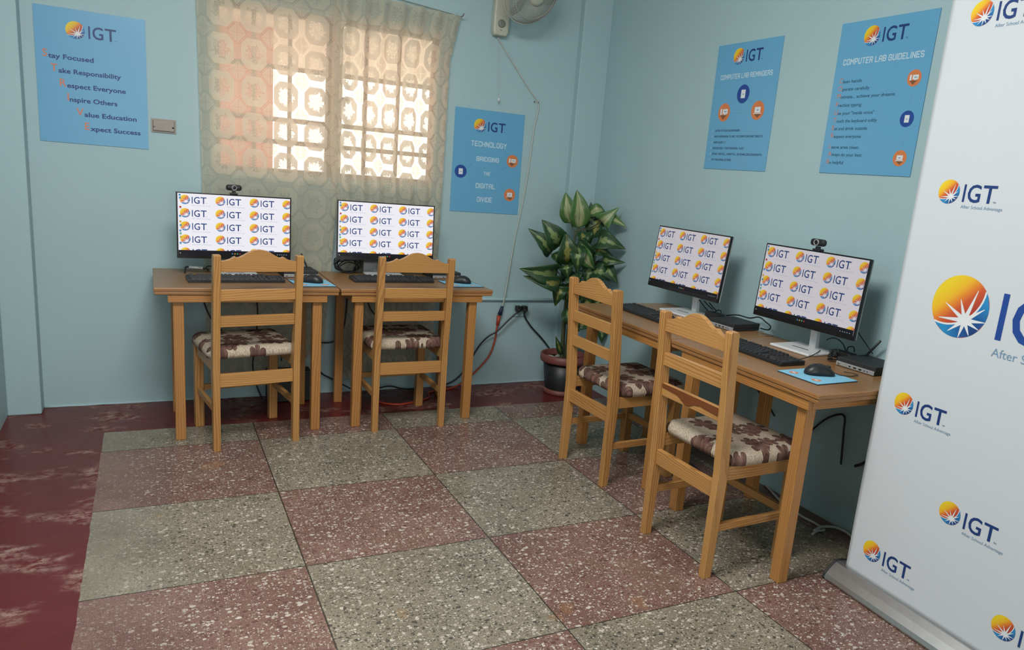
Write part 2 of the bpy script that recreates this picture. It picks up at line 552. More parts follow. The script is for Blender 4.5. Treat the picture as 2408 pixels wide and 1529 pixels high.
def lathe(bm, prof, seg=32, M=None, mat=0, cap=False):
    M = M or Matrix.Identity(4)
    rings = []
    for r, z in prof:
        rings.append([bm.verts.new(M @ Vector((r * math.cos(2 * PI * k / seg), r * math.sin(2 * PI * k / seg), z))) for k in range(seg)])
    for a, b in zip(rings, rings[1:]):
        for k in range(seg):
            f = bm.faces.new((a[k], a[(k + 1) % seg], b[(k + 1) % seg], b[k])); f.material_index = mat; f.smooth = True
    if cap:
        for q in (rings[0][::-1], rings[-1]):
            f = bm.faces.new(q); f.material_index = mat

def bmn():
    b = bmesh.new(); b.loops.layers.uv.new('UVMap'); return b

def obj(name, bm, mats, parent=None, smooth=None, recalc=True):
    if recalc: bmesh.ops.recalc_face_normals(bm, faces=bm.faces[:])
    me = bpy.data.meshes.new(name)
    bm.to_mesh(me); bm.free()
    for m_ in (mats if isinstance(mats, (list, tuple)) else [mats]): me.materials.append(m_)
    if smooth is not None:
        for p in me.polygons: p.use_smooth = smooth
    o = bpy.data.objects.new(name, me); COL.objects.link(o)
    if parent is not None: o.parent = parent
    return o

def tag(o, label=None, cat=None, group=None, kind=None):
    if label: o['label'] = label
    if cat: o['category'] = cat
    if group: o['group'] = group
    if kind: o['kind'] = kind
    return o

def thing(name, label, cat, loc=(0, 0, 0), rot=(0, 0, 0), group=None):
    o = bpy.data.objects.new(name, None); COL.objects.link(o)
    o.location = loc; o.rotation_euler = rot; o.empty_display_size = .05
    return tag(o, label, cat, group)

def struct(name, bm, mats, parent=None, smooth=None):
    o = obj(name, bm, mats, parent, smooth)
    if parent is None: o['kind'] = 'structure'
    return o

def ray_to(px, py, axis, val):
    """where the sight line through a photograph pixel meets a plane of the room"""
    d = RX * ((px - CX) / F_PX) + DN * ((py - CY) / F_PX) + FW
    return CAM + d * ((val - CAM[axis]) / d[axis])

# ================================================================ prints: lettering and emblems
_GLY = {}
def glyph_mesh(s, bold=0.0):
    key = (s, bold)
    if key not in _GLY:
        cu = bpy.data.curves.new('lettering', 'FONT'); cu.body = s; cu.size = 1.0; cu.offset = bold; cu.resolution_u = 3
        o = bpy.data.objects.new('lettering', cu); COL.objects.link(o)
        dg = bpy.context.evaluated_depsgraph_get()
        me = bpy.data.meshes.new_from_object(o.evaluated_get(dg))
        vs = [v.co.copy() for v in me.vertices]; fs = [tuple(p.vertices) for p in me.polygons]
        bpy.data.objects.remove(o); bpy.data.curves.remove(cu); bpy.data.meshes.remove(me)
        _GLY[key] = (vs, fs)
    return _GLY[key]
_cap = None
def cap_h():
    global _cap
    if _cap is None:
        vs, _ = glyph_mesh('H'); _cap = max(v.y for v in vs)
    return _cap

class Ink:
    """flat printing on a local XY plane, one mesh, several inks"""
    def __init__(s, M=None): s.bm = bmn(); s.uv = s.bm.loops.layers.uv[0]; s.mats = []; s.dz = 0.0; s.M = M or Matrix.Identity(4)
    def mi(s, m_):
        if m_ not in s.mats: s.mats.append(m_)
        return s.mats.index(m_)
    def poly(s, pts, m_, z=0.0, uvs=None):
        z += s.dz
        vs = [s.bm.verts.new(s.M @ Vector((p[0], p[1], z))) for p in pts]
        try: f = s.bm.faces.new(vs)
        except ValueError: return
        f.material_index = s.mi(m_)
        if uvs:
            for l, u in zip(f.loops, uvs): l[s.uv].uv = u
    def disc(s, cx, cy, r, m_, z=0.0, n=28):
        s.poly([(cx + r * math.cos(2 * PI * k / n), cy + r * math.sin(2 * PI * k / n)) for k in range(n)], m_, z)
    def rect(s, x0, y0, x1, y1, m_, z=0.0): s.poly([(x0, y0), (x1, y0), (x1, y1), (x0, y1)], m_, z)
    def line(s, a, b, w, m_, z=0.0):
        a, b = Vector(a), Vector(b); d = (b - a).normalized(); n = Vector((-d.y, d.x)) * w / 2
        s.poly([a + n, a - n, b - n, b + n], m_, z)
    def text(s, t, x, y, h, m_, z=0.0, width=None, bold=0.0, align='L', floor=None):
        vs, fs = glyph_mesh(t, bold)
        k = h / cap_h()
        x0 = min(v.x for v in vs); x1 = max(v.x for v in vs)
        kx = k if width is None else width / (x1 - x0)
        off = x if align == 'L' else (x - (x1 - x0) * kx / 2)
        V_ = []
        for v in vs:
            yy = v.y * k
            if floor is not None: yy = max(yy, floor - y)
            V_.append(s.bm.verts.new(s.M @ Vector((off + (v.x - x0) * kx, y + yy, z))))
        i = s.mi(m_)
        for f in fs:
            try: q = s.bm.faces.new([V_[j] for j in f]); q.material_index = i
            except ValueError: pass
        return off + (x1 - x0) * kx
    def emblem(s, cx, cy, r, sun, sea, white, z=0.0, dz=.0002, clip=None):
        def clipped(pts):
            if clip is None: return pts
            out = []
            n = len(pts)
            x1, y1 = clip
            def cl(pp, inside, cut):
                o = []
                for i in range(len(pp)):
                    a, b = pp[i - 1], pp[i]
                    if inside(b):
                        if not inside(a): o.append(cut(a, b))
                        o.append(b)
                    elif inside(a): o.append(cut(a, b))
                return o
            def lim(ax, val, sgn):
                ins = lambda p: (p[ax] - val) * sgn >= -1e-9
                def cut(a, b):
                    t = (val - a[ax]) / (b[ax] - a[ax]); return (a[0] + (b[0] - a[0]) * t, a[1] + (b[1] - a[1]) * t)
                return ins, cut
            X, Y = x1, y1
            if X is not None: pts = cl(pts, *lim(0, X, -1))
            if pts and Y is not None: pts = cl(pts, *lim(1, Y, 1))
            return pts
        def put(pts, m_, zz):
            q = clipped([(cx + p[0] * r, cy + p[1] * r) for p in pts])
            if len(q) >= 3: s.poly(q, m_, zz, [((a - cx) / r, (b - cy) / r) for a, b in q])
        n = 44
        circ = [(math.cos(2 * PI * k / n), math.sin(2 * PI * k / n)) for k in range(n)]
        put(circ, sun, z)
        # sea crescent: the part of the disc outside a big circle
        bc, br = (-.50, .66), 1.29
        def on_big(a): return (bc[0] + br * math.cos(a), bc[1] + br * math.sin(a))
        # arc end points on the unit circle
        ins = []
        for k in range(721):
            a = -PI + 2 * PI * k / 720
            p = on_big(a)
            if p[0] ** 2 + p[1] ** 2 <= 1.0: ins.append(a)
        a0, a1 = ins[0], ins[-1]
        p0, p1 = on_big(a0), on_big(a1)
        t0 = math.atan2(p0[1], p0[0]); t1 = math.atan2(p1[1], p1[0])
        outer = [(math.cos(t0 + (t1 - t0) * k / 18), math.sin(t0 + (t1 - t0) * k / 18)) for k in range(19)]
        arc = [on_big(a0 + (a1 - a0) * k / 14) for k in range(15)]
        # strip quads between the arc and the rim keep the shape convex piecewise
        for k in range(14):
            a_, b_ = arc[k], arc[k + 1]
            c_ = outer[int(round((k + 1) * 18 / 14))]; d_ = outer[int(round(k * 18 / 14))]
            q = [a_, d_, c_, b_]
            put(q, sea, z + dz)
            aa = [(bc[0] + (p[0] - bc[0]) * f, bc[1] + (p[1] - bc[1]) * f) for p, f in ((a_, .985), (a_, 1.03), (b_, 1.03), (b_, .985))]
            put(aa, white, z + 2 * dz)
        st = (.26, -.40)
        tips = [(.53, .60), (.0, .23), (-.51, .04), (-.66, -.47), (-.25, -.84), (.15, -.98), (.50, -.84), (.78, -.60), (.95, -.34), (.86, .06)]
        for it, (tx, ty) in enumerate(tips):
            dx, dy = tx - st[0], ty - st[1]; L = math.hypot(dx, dy); nx, ny = -dy / L * .085, dx / L * .085
            put([(st[0] + nx, st[1] + ny), (st[0] - nx, st[1] - ny), (tx - nx * .12, ty - ny * .12), (tx + nx * .12, ty + ny * .12)], white, z + 3 * dz + (it + 1) * dz * .1)
        put([(st[0] + .19 * math.cos(2 * PI * k / 12), st[1] + .19 * math.sin(2 * PI * k / 12)) for k in range(12)], white, z + 4.3 * dz)
    def logo(s, cx, cy, r, sun, sea, white, navy, z=0.0, dz=.0002, sub=None, clip=None, bold=.012, part=None):
        if part != 'lettering': s.emblem(cx, cy, r, sun, sea, white, z, dz, clip)
        if part == 'emblem': return
        if clip is not None and clip[0] is not None and cx + 4.3 * r > clip[0]: return
        top = None
        for ch, xa, xb in (('I', 1.36, 1.55), ('G', 1.78, 2.93), ('T', 3.10, 4.30)):
            s.text(ch, cx + xa * r, cy - .74 * r, 1.38 * r, navy, z + dz, width=(xb - xa) * r, bold=bold)
        s.text('TM', cx + 4.12 * r, cy - .72 * r, .13 * r, navy, z + dz)
        if sub: s.text('After School Advantage', cx + 1.36 * r, cy - 1.28 * r, .26 * r, sub, z + dz, width=3.68 * r)
    def build(s, name, parent=None, recalc=False):
        return obj(name, s.bm, s.mats, parent, recalc=recalc)

# squared capitals with cut corners, drawn as strokes on a 4 x 6 grid
BLK = {
 'A': [[(0,0),(0,5),(1,6),(3,6),(4,5),(4,0)],[(0,2.6),(4,2.6)]], 'B': [[(0,0),(0,6),(3.2,6),(4,5.2),(4,3.8),(3.2,3),(4,2.2),(4,.8),(3.2,0),(0,0)],[(0,3),(3.2,3)]],
 'C': [[(4,1.5),(4,.8),(3.2,0),(.8,0),(0,.8),(0,5.2),(.8,6),(3.2,6),(4,5.2),(4,4.5)]], 'D': [[(0,0),(0,6),(3.2,6),(4,5.2),(4,.8),(3.2,0),(0,0)]],
 'E': [[(4,0),(0,0),(0,6),(4,6)],[(0,3),(3.2,3)]], 'F': [[(0,0),(0,6),(4,6)],[(0,3),(3.2,3)]], 'G': [[(4,5),(3.2,6),(.8,6),(0,5.2),(0,.8),(.8,0),(3.2,0),(4,.8),(4,3),(2.2,3)]],
 'H': [[(0,0),(0,6)],[(4,0),(4,6)],[(0,3),(4,3)]], 'I': [[(0,0),(0,6)]], 'K': [[(0,0),(0,6)],[(4,6),(.4,3),(4,0)]], 'L': [[(0,6),(0,0),(3.8,0)]],
 'M': [[(0,0),(0,6),(2.4,2.6),(4.8,6),(4.8,0)]], 'N': [[(0,0),(0,6),(4,0),(4,6)]], 'O': [[(.8,0),(0,.8),(0,5.2),(.8,6),(3.2,6),(4,5.2),(4,.8),(3.2,0),(.8,0)]],
 'P': [[(0,0),(0,6),(3.2,6),(4,5.2),(4,3.4),(3.2,2.6),(0,2.6)]], 'Q': [[(.8,0),(0,.8),(0,5.2),(.8,6),(3.2,6),(4,5.2),(4,.8),(3.2,0),(.8,0)],[(2.4,1.8),(4.2,-.2)]],
 'R': [[(0,0),(0,6),(3.2,6),(4,5.2),(4,3.6),(3.2,2.8),(0,2.8)],[(2.2,2.8),(4,0)]],
 'S': [[(0,1),(.8,0),(3.2,0),(4,.8),(4,2.2),(3.2,3),(.8,3),(0,3.8),(0,5.2),(.8,6),(3.2,6),(4,5)]], 'T': [[(0,6),(4,6)],[(2,6),(2,0)]],
 'U': [[(0,6),(0,.8),(.8,0),(3.2,0),(4,.8),(4,6)]], 'V': [[(0,6),(2,0),(4,6)]], 'W': [[(0,6),(1.2,0),(2.5,4.4),(3.8,0),(5,6)]], 'Y': [[(0,6),(2,3.2),(4,6)],[(2,3.2),(2,0)]],
 ',': [[(0,.4),(-.3,-1)]],
}
def block_text(ink, t, x, y, h, m_, width, w=1.3, z=0.0, slant=0.0):
    adv = []
    X = 0.0
    for ch in t:
        if ch == ' ': X += 2.6; continue
        adv.append((ch, X)); mx = max(p[0] for st in BLK[ch] for p in st); X += mx + 2.1
    tot = X - 2.1 + w
    kx = width / tot; ky = h / 6.0
    for ch, x0 in adv:
        nseg = 0
        for st in BLK[ch]:
            for a, b in zip(st, st[1:]):
                nseg += 1; zz = z + nseg * 3e-5
                dx, dy = b[0] - a[0], b[1] - a[1]; L = math.hypot(dx, dy); ex, ey = dx / L * w * .42, dy / L * w * .42
                nx, ny = -dy / L * w / 2, dx / L * w / 2
                q = [(a[0] - ex + nx, a[1] - ey + ny), (a[0] - ex - nx, a[1] - ey - ny), (b[0] + ex - nx, b[1] + ey - ny), (b[0] + ex + nx, b[1] + ey + ny)]
                ink.poly([(x + (x0 + w / 2 + px + slant * py) * kx, y + py * ky * (1 - w / 6) + w / 2 * ky) for px, py in q], m_, zz)

# ================================================================ ROOM
def build_room():
    # floor
    b = bmn(); box(b, ((XL + XR) / 2, (YF + 1.0) / 2 - .1, -.06), (XR - XL + .6, 1.0 - YF + .4, .12))
    struct('floor', b, M_FLOOR)
    # ceiling
    b = bmn(); box(b, ((XL + XR) / 2, (YF + 1.0) / 2 - .1, ZC + .05), (XR - XL + .6, 1.0 - YF + .4, .1))
    struct('ceiling', b, M_CEIL)
    # back wall with the window opening
    wx0, wx1, wz0, wz1 = .548, 1.742, 1.258, 2.098
    b = bmn(); t = .17; yc = YB + t / 2
    box(b, ((XL - .2 + wx0) / 2, yc, ZC / 2), (wx0 - XL + .2, t, ZC))
    box(b, ((XR + .2 + wx1) / 2, yc, ZC / 2), (XR + .2 - wx1, t, ZC))
    box(b, ((wx0 + wx1) / 2, yc, wz0 / 2), (wx1 - wx0, t, wz0))
    box(b, ((wx0 + wx1) / 2, yc, (ZC + wz1) / 2), (wx1 - wx0, t, ZC - wz1))
    struct('wall_back', b, M_WALL)
    b = bmn(); box(b, (XR + .08, (YF + .9) / 2, ZC / 2), (.16, .9 - YF, ZC)); struct('wall_right', b, M_WALL)
    b = bmn(); box(b, (XL - .08, (YF + .9) / 2, ZC / 2), (.16, .9 - YF, ZC)); struct('wall_left', b, M_WALL)
    b = bmn(); box(b, ((XL + XR) / 2, YF - .08, ZC / 2), (XR - XL + .3, .16, ZC)); struct('wall_front', b, M_WALL)
    # left corner column (bulges unevenly at the foot) and the thin pilaster in the right corner
    b = bmn(); box(b, (-.342, .66, ZC / 2), (.142, .112, ZC), .006)
    tag(obj('trim_1', b, M_WALL), kind='structure')
    b = bmn(); box(b, (2.735, .686, ZC / 2), (.202, .054, ZC), .004)
    tag(obj('trim_2', b, M_WALL), kind='structure')
    # skirting-less wall foot: rough plaster fillet along the back wall
    b = bmn()
    pts = [(-.27 + 3.1 * k / 60, YB - .003 - .004 * mnoise.noise((k * .7, 0, 0)), .0035 + .003 * mnoise.noise((k * .9, 5, 0))) for k in range(61)]
    tube(b, pts, .006, 6, 0, 0)
    tag(obj('trim_3', b, M_WALL), kind='structure')
    # ---- window
    w = bpy.data.objects.new('window_1', None); COL.objects.link(w); w['kind'] = 'structure'
    w.location = ((wx0 + wx1) / 2, YB + .075, wz0)
    W_, H_ = wx1 - wx0, wz1 - wz0
    b = bmn()
    for xx in (-W_ / 2 + .012, W_ / 2 - .012): box(b, (xx, 0, H_ / 2), (.024, .05, H_), .003)
    for zz in (.012, H_ - .012): box(b, (0, 0, zz), (W_ - .048, .05, .024), .003)
    obj('frame', b, M_FRAME, w)
    b = bmn(); box(b, (0.012, -.005, H_ / 2), (.085, .045, H_ - .048), .004); obj('mullion', b, M_FRAME, w)
    for sx, xs in ((-1, (-.405, -.222)), (1, (.19, .378))):
        x0, x1 = (-W_ / 2 + .024, -.031) if sx < 0 else (.055, W_ / 2 - .024)
        b = bmn()
        for zz in (.275 - .258 + .15, .545 - .26, .555): box(b, ((x0 + x1) / 2, .004, zz), (x1 - x0, .018, .025), .003)
        for xx in xs: box(b, (xx, .004, H_ / 2), (.021, .016, H_ - .05), .003)
        obj('sash_bars', b, M_FRAME, w)
        b = bmn(); box(b, ((x0 + x1) / 2, .018, H_ / 2), (x1 - x0, .003, H_ - .05)); obj('pane', b, M_GLASS, w)
    b = bmn(); box(b, (0, -.035, -.004), (W_ - .004, .055, .02), .003); obj('window_sill', b, M_FRAME, w)
    # two small catches where the sashes meet
    for xx, zz in ((-.035, .41), (.062, .415)):
        b = bmn(); box(b, (xx, -.032, zz), (.018, .016, .05), .004); box(b, (xx + .006, -.045, zz + .012), (.034, .012, .012), .003)
        obj('window_catch', b, M_STEEL, w)
build_room()

# outside: a pinkish neighbouring wall, a pale yard wall and an eave
def outside():
    k = Mat('pink_outside_wall', (.42, .20, .16), .9); c = k.coord()
    k.color(k.mix(k.noise(c, 3, 3), (.40, .120, .085), (.50, .165, .125)))
    b = bmn(); box(b, (-.35, 3.2, 1.6), (3.0, .2, 4.2)); struct('wall_outside', b, k.m)
    k2 = Mat('outside_ground', (.5, .46, .4), .9); k2.color(k2.mix(k2.noise(k2.coord(), 2, 3), (.42, .38, .33), (.6, .56, .5)))
    b = bmn(); box(b, (2.0, 5.2, -.1), (14, 8.2, .2)); struct('trim_4', b, k2.m)
    k3 = Mat('eave_boards', (.45, .36, .30), .8); k3.color(k3.mix(k3.noise(k3.coord(), 5, 3), (.74, .62, .52), (.84, .72, .62)))
    b = bmn(); box(b, (1.2, 4.25, 2.38), (7, 3.5, .08)); struct('trim_5', b, k3.m)
outside()

# ================================================================ CURTAINS
def curtain(name, label, fx0, fx1, z_top, z_bot, seed, nfold, amp, y0=.674, group=None):
    """hanging lace: fx0(t), fx1(t) edges at depth t (0 top .. 1 bottom); z_top(s), z_bot(s)"""
    b = bmn(); uv = b.loops.layers.uv[0]
    NU, NV = 120, 90
    g = []
    for j in range(NV + 1):
        t = j / NV; row = []
        for i in range(NU + 1):
            s = i / NU
            za, zb = z_top(s), z_bot(s)
            z = za + (zb - za) * t
            x = fx0(t) + (fx1(t) - fx0(t)) * s
            ph = nfold(s)
            yy = y0 + amp(s, t) * math.sin(ph + .8 * math.sin(t * 3 + seed)) + .004 * mnoise.noise((s * 6, t * 3, seed))
            row.append((b.verts.new((x, yy, z)), (s, t, x, z)))
        g.append(row)
    for j in range(NV):
        for i in range(NU):
            q = [g[j][i], g[j][i + 1], g[j + 1][i + 1], g[j + 1][i]]
            f = b.faces.new([a[0] for a in q]); f.smooth = True
            for l, a in zip(f.loops, q):
                s, t, x, z = a[1]
                l[uv].uv = (s * UVW[name_key[0]] + seed * .13, z * 1.0 + .035 * s + seed * .05)
    return tag(obj(name, b, M_LACE, recalc=False), label, 'curtain', group)
UVW = {'a': .70, 'b': .92}
name_key = ['a']
L_ = lambda a, b: (lambda t: a + (b - a) * t)
cL = curtain('lace_curtain', 'flat left-hand cream lace curtain panel behind the leftmost monitor',
             lambda t: .456 + .038 * t, lambda t: 1.160 - .055 * max(0.0, (t - .55) / .45) ** 1.3,
             lambda s: 2.34 - .05 * s, lambda s: .10 + .17 * max(0, s - .45) / .55, 1.0,
             lambda s: 5 * s + 16 * max(0, s - .62), lambda s, t: .004 + .008 * s)
name_key = ['b']
cR = curtain('lace_curtain', 'gathered right-hand cream lace curtain panel hooked up at its top corner',
             lambda t: 1.120 + .080 * max(0.0, min(1.0, (t - .38) / .32)) ** 1.2, lambda t: 1.842 - .05 * min(1, t / .12) - .025 * t,
             lambda s: 2.245 - .032 * s, lambda s: .09 + .02 * s, 2.0,
             lambda s: 44 * s, lambda s, t: .011)
b = bmn(); tube(b, [(1.842, .712, 2.212), (1.843, .66, 2.214), (1.845, .648, 2.226)], .0035, 6)
lathe(b, [(.0, .0), (.008, .0), (.008, .004), (.0, .004)], 12, T(1.842, .7085, 2.212) @ R(PI / 2, 'X'))
tag(obj('curtain_hook', b, M_STEEL), 'small dark nail hook holding the curtain corner', 'hook')
b = bmn(); tube(b, [(.44, .697, 2.345), (1.1, .697, 2.28), (1.842, .697, 2.2165)], .002, 6)
tag(obj('curtain_wire', b, M_STEEL), 'thin wire the two lace curtains hang from', 'curtain wire')

# ================================================================ POSTERS
PW, PH = .4555, .6093
def poster(name, label, loc, rot):
    t = thing(name, label, 'poster', loc, rot)
    b = bmn(); box(b, (PW / 2, -PH / 2, .0016), (PW, PH, .0026))
    obj('sheet', b, M_PAPER, t)
    for part in ('emblem', 'lettering'):
        k = Ink(T(0, 0, .0032))
        k.logo(.163, -.0915 if rot[2] == 0 else -.0640, .039, PRINT_SUN, PRINT_SEA, I_WHITE, I_NAVY, part=part)
        k.build('logo_' + part, t)
    return t
def device_icon(t, cx, cy, r, kind, name='round_icon'):
    k = Ink(T(0, 0, .0032))
    blue = kind == 'tablet'
    k.disc(cx, cy, r, I_ROYAL if blue else I_ORANGE)
    z = .0003
    if kind == 'tablet':
        k.rect(cx - .34 * r, cy - .45 * r, cx + .34 * r, cy + .45 * r, I_WHITE, z)
        k.rect(cx - .12 * r, cy - .08 * r, cx + .14 * r, cy + .02 * r, I_GREYBLUE, 2 * z)
    elif kind == 'laptop':
        k.poly([(cx - .5 * r, cy - .36 * r), (cx + .6 * r, cy - .36 * r), (cx + .1 * r, cy - .78 * r)], I_SHADOW, z)
        k.rect(cx - .45 * r, cy - .22 * r, cx + .45 * r, cy + .36 * r, I_WHITE, 2 * z)
        k.rect(cx - .6 * r, cy - .36 * r, cx + .6 * r, cy - .27 * r, I_WHITE, 2 * z)
        k.rect(cx - .14 * r, cy - .02 * r, cx + .16 * r, cy + .10 * r, I_GREYBLUE, 3 * z)
    else:
        k.poly([(cx - .6 * r, cy - .3 * r), (cx + .5 * r, cy - .3 * r), (cx - .05 * r, cy - .8 * r)], I_SHADOW, z)
        k.rect(cx - .62 * r, cy - .28 * r, cx - .36 * r, cy + .40 * r, I_WHITE, 2 * z)
        k.rect(cx - .22 * r, cy - .18 * r, cx + .62 * r, cy + .36 * r, I_WHITE, 2 * z)
        k.rect(cx + .05 * r, cy - .28 * r, cx + .35 * r, cy - .2 * r, I_WHITE, 2 * z)
        k.rect(cx + .04 * r, cy + .02 * r, cx + .40 * r, cy + .14 * r, I_GREYBLUE, 3 * z)
    k.build(name, t)
def dotted(t, segs, dots=True):
    for a, b in segs:
        k = Ink(T(0, 0, .0033))
        a, b = Vector(a), Vector(b); L = (b - a).length
        if dots:
            n = max(2, int(L / .008))
            for i in range(n + 1): k.disc(*(a + (b - a) * i / n), .0012, I_DOT, 0, 8)
        else: k.line(a, b, .0011, I_DOT)
        k.build('connector_line', t)

BK = (PI / 2, 0, 0)
RT = (PI / 2, 0, -PI / 2)
# STRIVE
t = poster('motto_poster', 'blue poster reading Stay Focused to Expect Success, left of the curtains', (-.2205, YB - EPS, 1.9375), BK)
for ini, rest, x, y, xe in (('S', 'tay Focused', .0277, -.2236, .2332), ('T', 'ake Responsibility', .0571, -.2858, .3452), ('R', 'espect Everyone', .0905, -.3500, .3638),
                            ('I', 'nspire Others', .119, -.4125, .3253), ('V', 'alue Education', .152, -.4765, .4063), ('E', 'xpect Success', .1846, -.5405, .4218)):
    k = Ink(T(0, 0, .0033))
    x1 = k.text(ini, x, y, .0325, I_ORTXT, bold=.012)
    k.text(rest, x1 + .0025, y - .004, .0205, I_NAVY, width=xe - x1 - .0025, bold=.026)
    k.build('text_line', t)
# TECHNOLOGY
t = poster('technology_poster', 'blue poster reading Technology Bridging the Digital Divide, below the wall fan', (1.8485, YB - EPS, 1.7215), BK)
for s, x0, x1, y, h in (('TECHNOLOGY', .112, .347, -.2155, .0335), ('BRIDGING', .1525, .3025, -.3014, .0295), ('THE', .205, .2497, -.3835, .0235), ('DIGITAL', .1585, .2894, -.4632, .032), ('DIVIDE', .1724, .2736, -.5455, .032)):
    k = Ink(T(0, 0, .0033)); block_text(k, s, x0, y, h, I_HEAD, x1 - x0); k.build('heading_word', t)
device_icon(t, .3926, -.2833, .0385, 'desktop'); device_icon(t, .0557, -.370, .0385, 'tablet'); device_icon(t, .3905, -.490, .0385, 'laptop')
dotted(t, [((.3333, -.2271), (.3595, -.2493)), ((.3593, -.3146), (.327, -.343)), ((.1273, -.3187), (.1005, -.3463)), ((.321, -.4379), (.3554, -.4638)), ((.3596, -.521), (.3273, -.5537)), ((.1093, -.41), (.1296, -.4302))], False)
# REMINDERS
t = poster('reminders_poster', 'blue poster headed Computer Lab Reminders, further from the banner', (XR - EPS, -.4245, 2.0865), RT)
k = Ink(T(0, 0, .0033)); block_text(k, 'COMPUTER LAB REMINDERS', .0437, -.1700, .0255, I_HEAD, .372); k.build('heading', t)
device_icon(t, .2305, -.2450, .0445, 'tablet'); device_icon(t, .1051, -.3287, .0445, 'desktop'); device_icon(t, .3488, -.3267, .0445, 'laptop')
dotted(t, [((.1634, -.3346), (.2901, -.3339)), ((.1826, -.2708), (.1457, -.2958)), ((.2786, -.270), (.3114, -.2927))])
for i, (s, xe) in enumerate((('LISTEN TO YOUR SUPERVISORS', .2411), ('HAVE PERMISSION TO USE THE COMPUTERS AND TABLETS', .4079), ('WORK QUIETLY', .1478), ('ACCESS ONLY YOUR PERSONAL FILES', .2865),
                             ('DO NOT INSTALL, UNINSTALL OR DOWNLOAD DOCUMENTS', .4204), ('EAT AND DRINK OUTSIDE', .2065))):
    y = -.4235 - .0288 * i
    k = Ink(T(0, 0, .0033)); block_text(k, s, .053, y, .0105, I_DARK, xe - .053, 1.2)
    k.line((.0345, y + .006), (.038, y + .002), .0016, I_HEAD); k.line((.038, y + .002), (.0435, y + .011), .0016, I_HEAD)
    k.build('text_line', t)
# GUIDELINES
t = poster('guidelines_poster', 'blue poster headed Computer Lab Guidelines, right beside the white banner', (XR - EPS, -1.2157, 2.093), RT)
k = Ink(T(0, 0, .0033)); block_text(k, 'COMPUTER LAB GUIDELINES', .0369, -.1694, .0255, I_HEAD, .3838); k.build('heading', t)
for s, xe, y in (('Clean hands', .1488, -.2405), ('Operate carefully', .1933, -.2715), ('Motivate... achieve your dreams', .3209, -.3025), ('Practice typing', .167, -.336), ('Use your "inside voice"', .2371, -.3685),
                 ('Touch the keyboard softly', .2572, -.400), ('Eat and drink outside', .2161, -.431), ('Respect everyone', .1919, -.463), ('Leave area clean', .1877, -.507), ('Always do your best', .212, -.538), ('Be helpful', .1225, -.5703)):
    k = Ink(T(0, 0, .0033))
    x1 = k.text(s[0], .0335, y, .0195, I_ORTXT)
    k.text(s[1:].strip(), x1 + .0015, y, .0125, I_DARK, width=xe - x1 - .0015, bold=.01)
    k.build('text_line', t)
device_icon(t, .3949, -.2423, .031, 'desktop'); device_icon(t, .3951, -.3929, .031, 'tablet'); device_icon(t, .3951, -.541, .031, 'laptop')
dotted(t, [((.3958, -.2995), (.3958, -.3355)), ((.3958, -.4509), (.3958, -.4868))])

# metal switch plate
t = thing('blank_switch_plate', 'dull metal wall plate between the motto poster and curtain', 'wall plate', (.305, YB - EPS, 1.449), BK)
b = bmn(); prism(b, [(-.056, -.033), (.056, -.033), (.056, .033), (-.056, .033)], 2, 0, .006)
box(b, (0, 0, .010), (.098, .053, .008), .003); obj('plate', b, M_STEEL, t)
for x in (-.042, .042):
    b = bmn(); lathe(b, [(0, .014), (.0042, .014), (.0042, .0158), (0, .0163)], 12, T(x, -.006, 0)); obj('screw', b, M_BLACK if x > 0 else M_ALU, t)

# ================================================================ DESKS
DL, DD = .82, .60
def make_desk(label, loc, rz, lx=0.0):   # lx: the leg frame sits a little off centre
    t = thing('computer_desk', label, 'desk', loc, (0, 0, rz), 'pine computer desks along the two walls')
    b = bmn(); box(b, (0, 0, ZD - .009), (DL, DD, .018), .004)
    o = obj('tabletop', b, [W_TOP, W_EDGE], t)
    for p in o.data.polygons:
        if p.normal.z < .9: p.material_index = 1
    b = bmn(); box(b, (0, 0, ZD - .018 - .0075), (DL - .006, DD - .006, .015), .003); obj('top_moulding', b, W_EDGE, t)
    za, zb = .668, ZD - .0335
    b = bmn(); box(b, (lx, -.280, (za + zb) / 2), (.705, .020, zb - za), .002); obj('front_apron', b, W_DK[0], t)
    b = bmn(); box(b, (lx, .2145, (za + zb) / 2), (.705, .020, zb - za), .002); obj('rear_apron', b, W_DK[0], t)
    for s in (-1, 1):
        b = bmn(); box(b, (lx + s * .3425, -.033, (za + zb) / 2), (.020, .473, zb - za), .002); obj('side_apron', b, W_DK[1], t)
    for sx in (-1, 1):
        for yy in (-.2475, .181):
            b = bmn(); box(b, (lx + sx * .3095, yy, zb / 2), (.045, .045, zb), .003); obj('leg', b, W_DK[2], t)
    return t
DKA = make_desk('pine desk at the far left end of the window wall', (.646, .347, 0), 0)
DKB = make_desk('pine desk below the technology poster, second along the window wall', (1.472, .347, 0), 0)
DKC = make_desk('pine desk beside the potted plant in the corner', (2.487, -.740, 0), -PI / 2, .006)
DKD = make_desk('pine desk whose near end meets the white banner', (2.487, -1.570, 0), -PI / 2, .012)

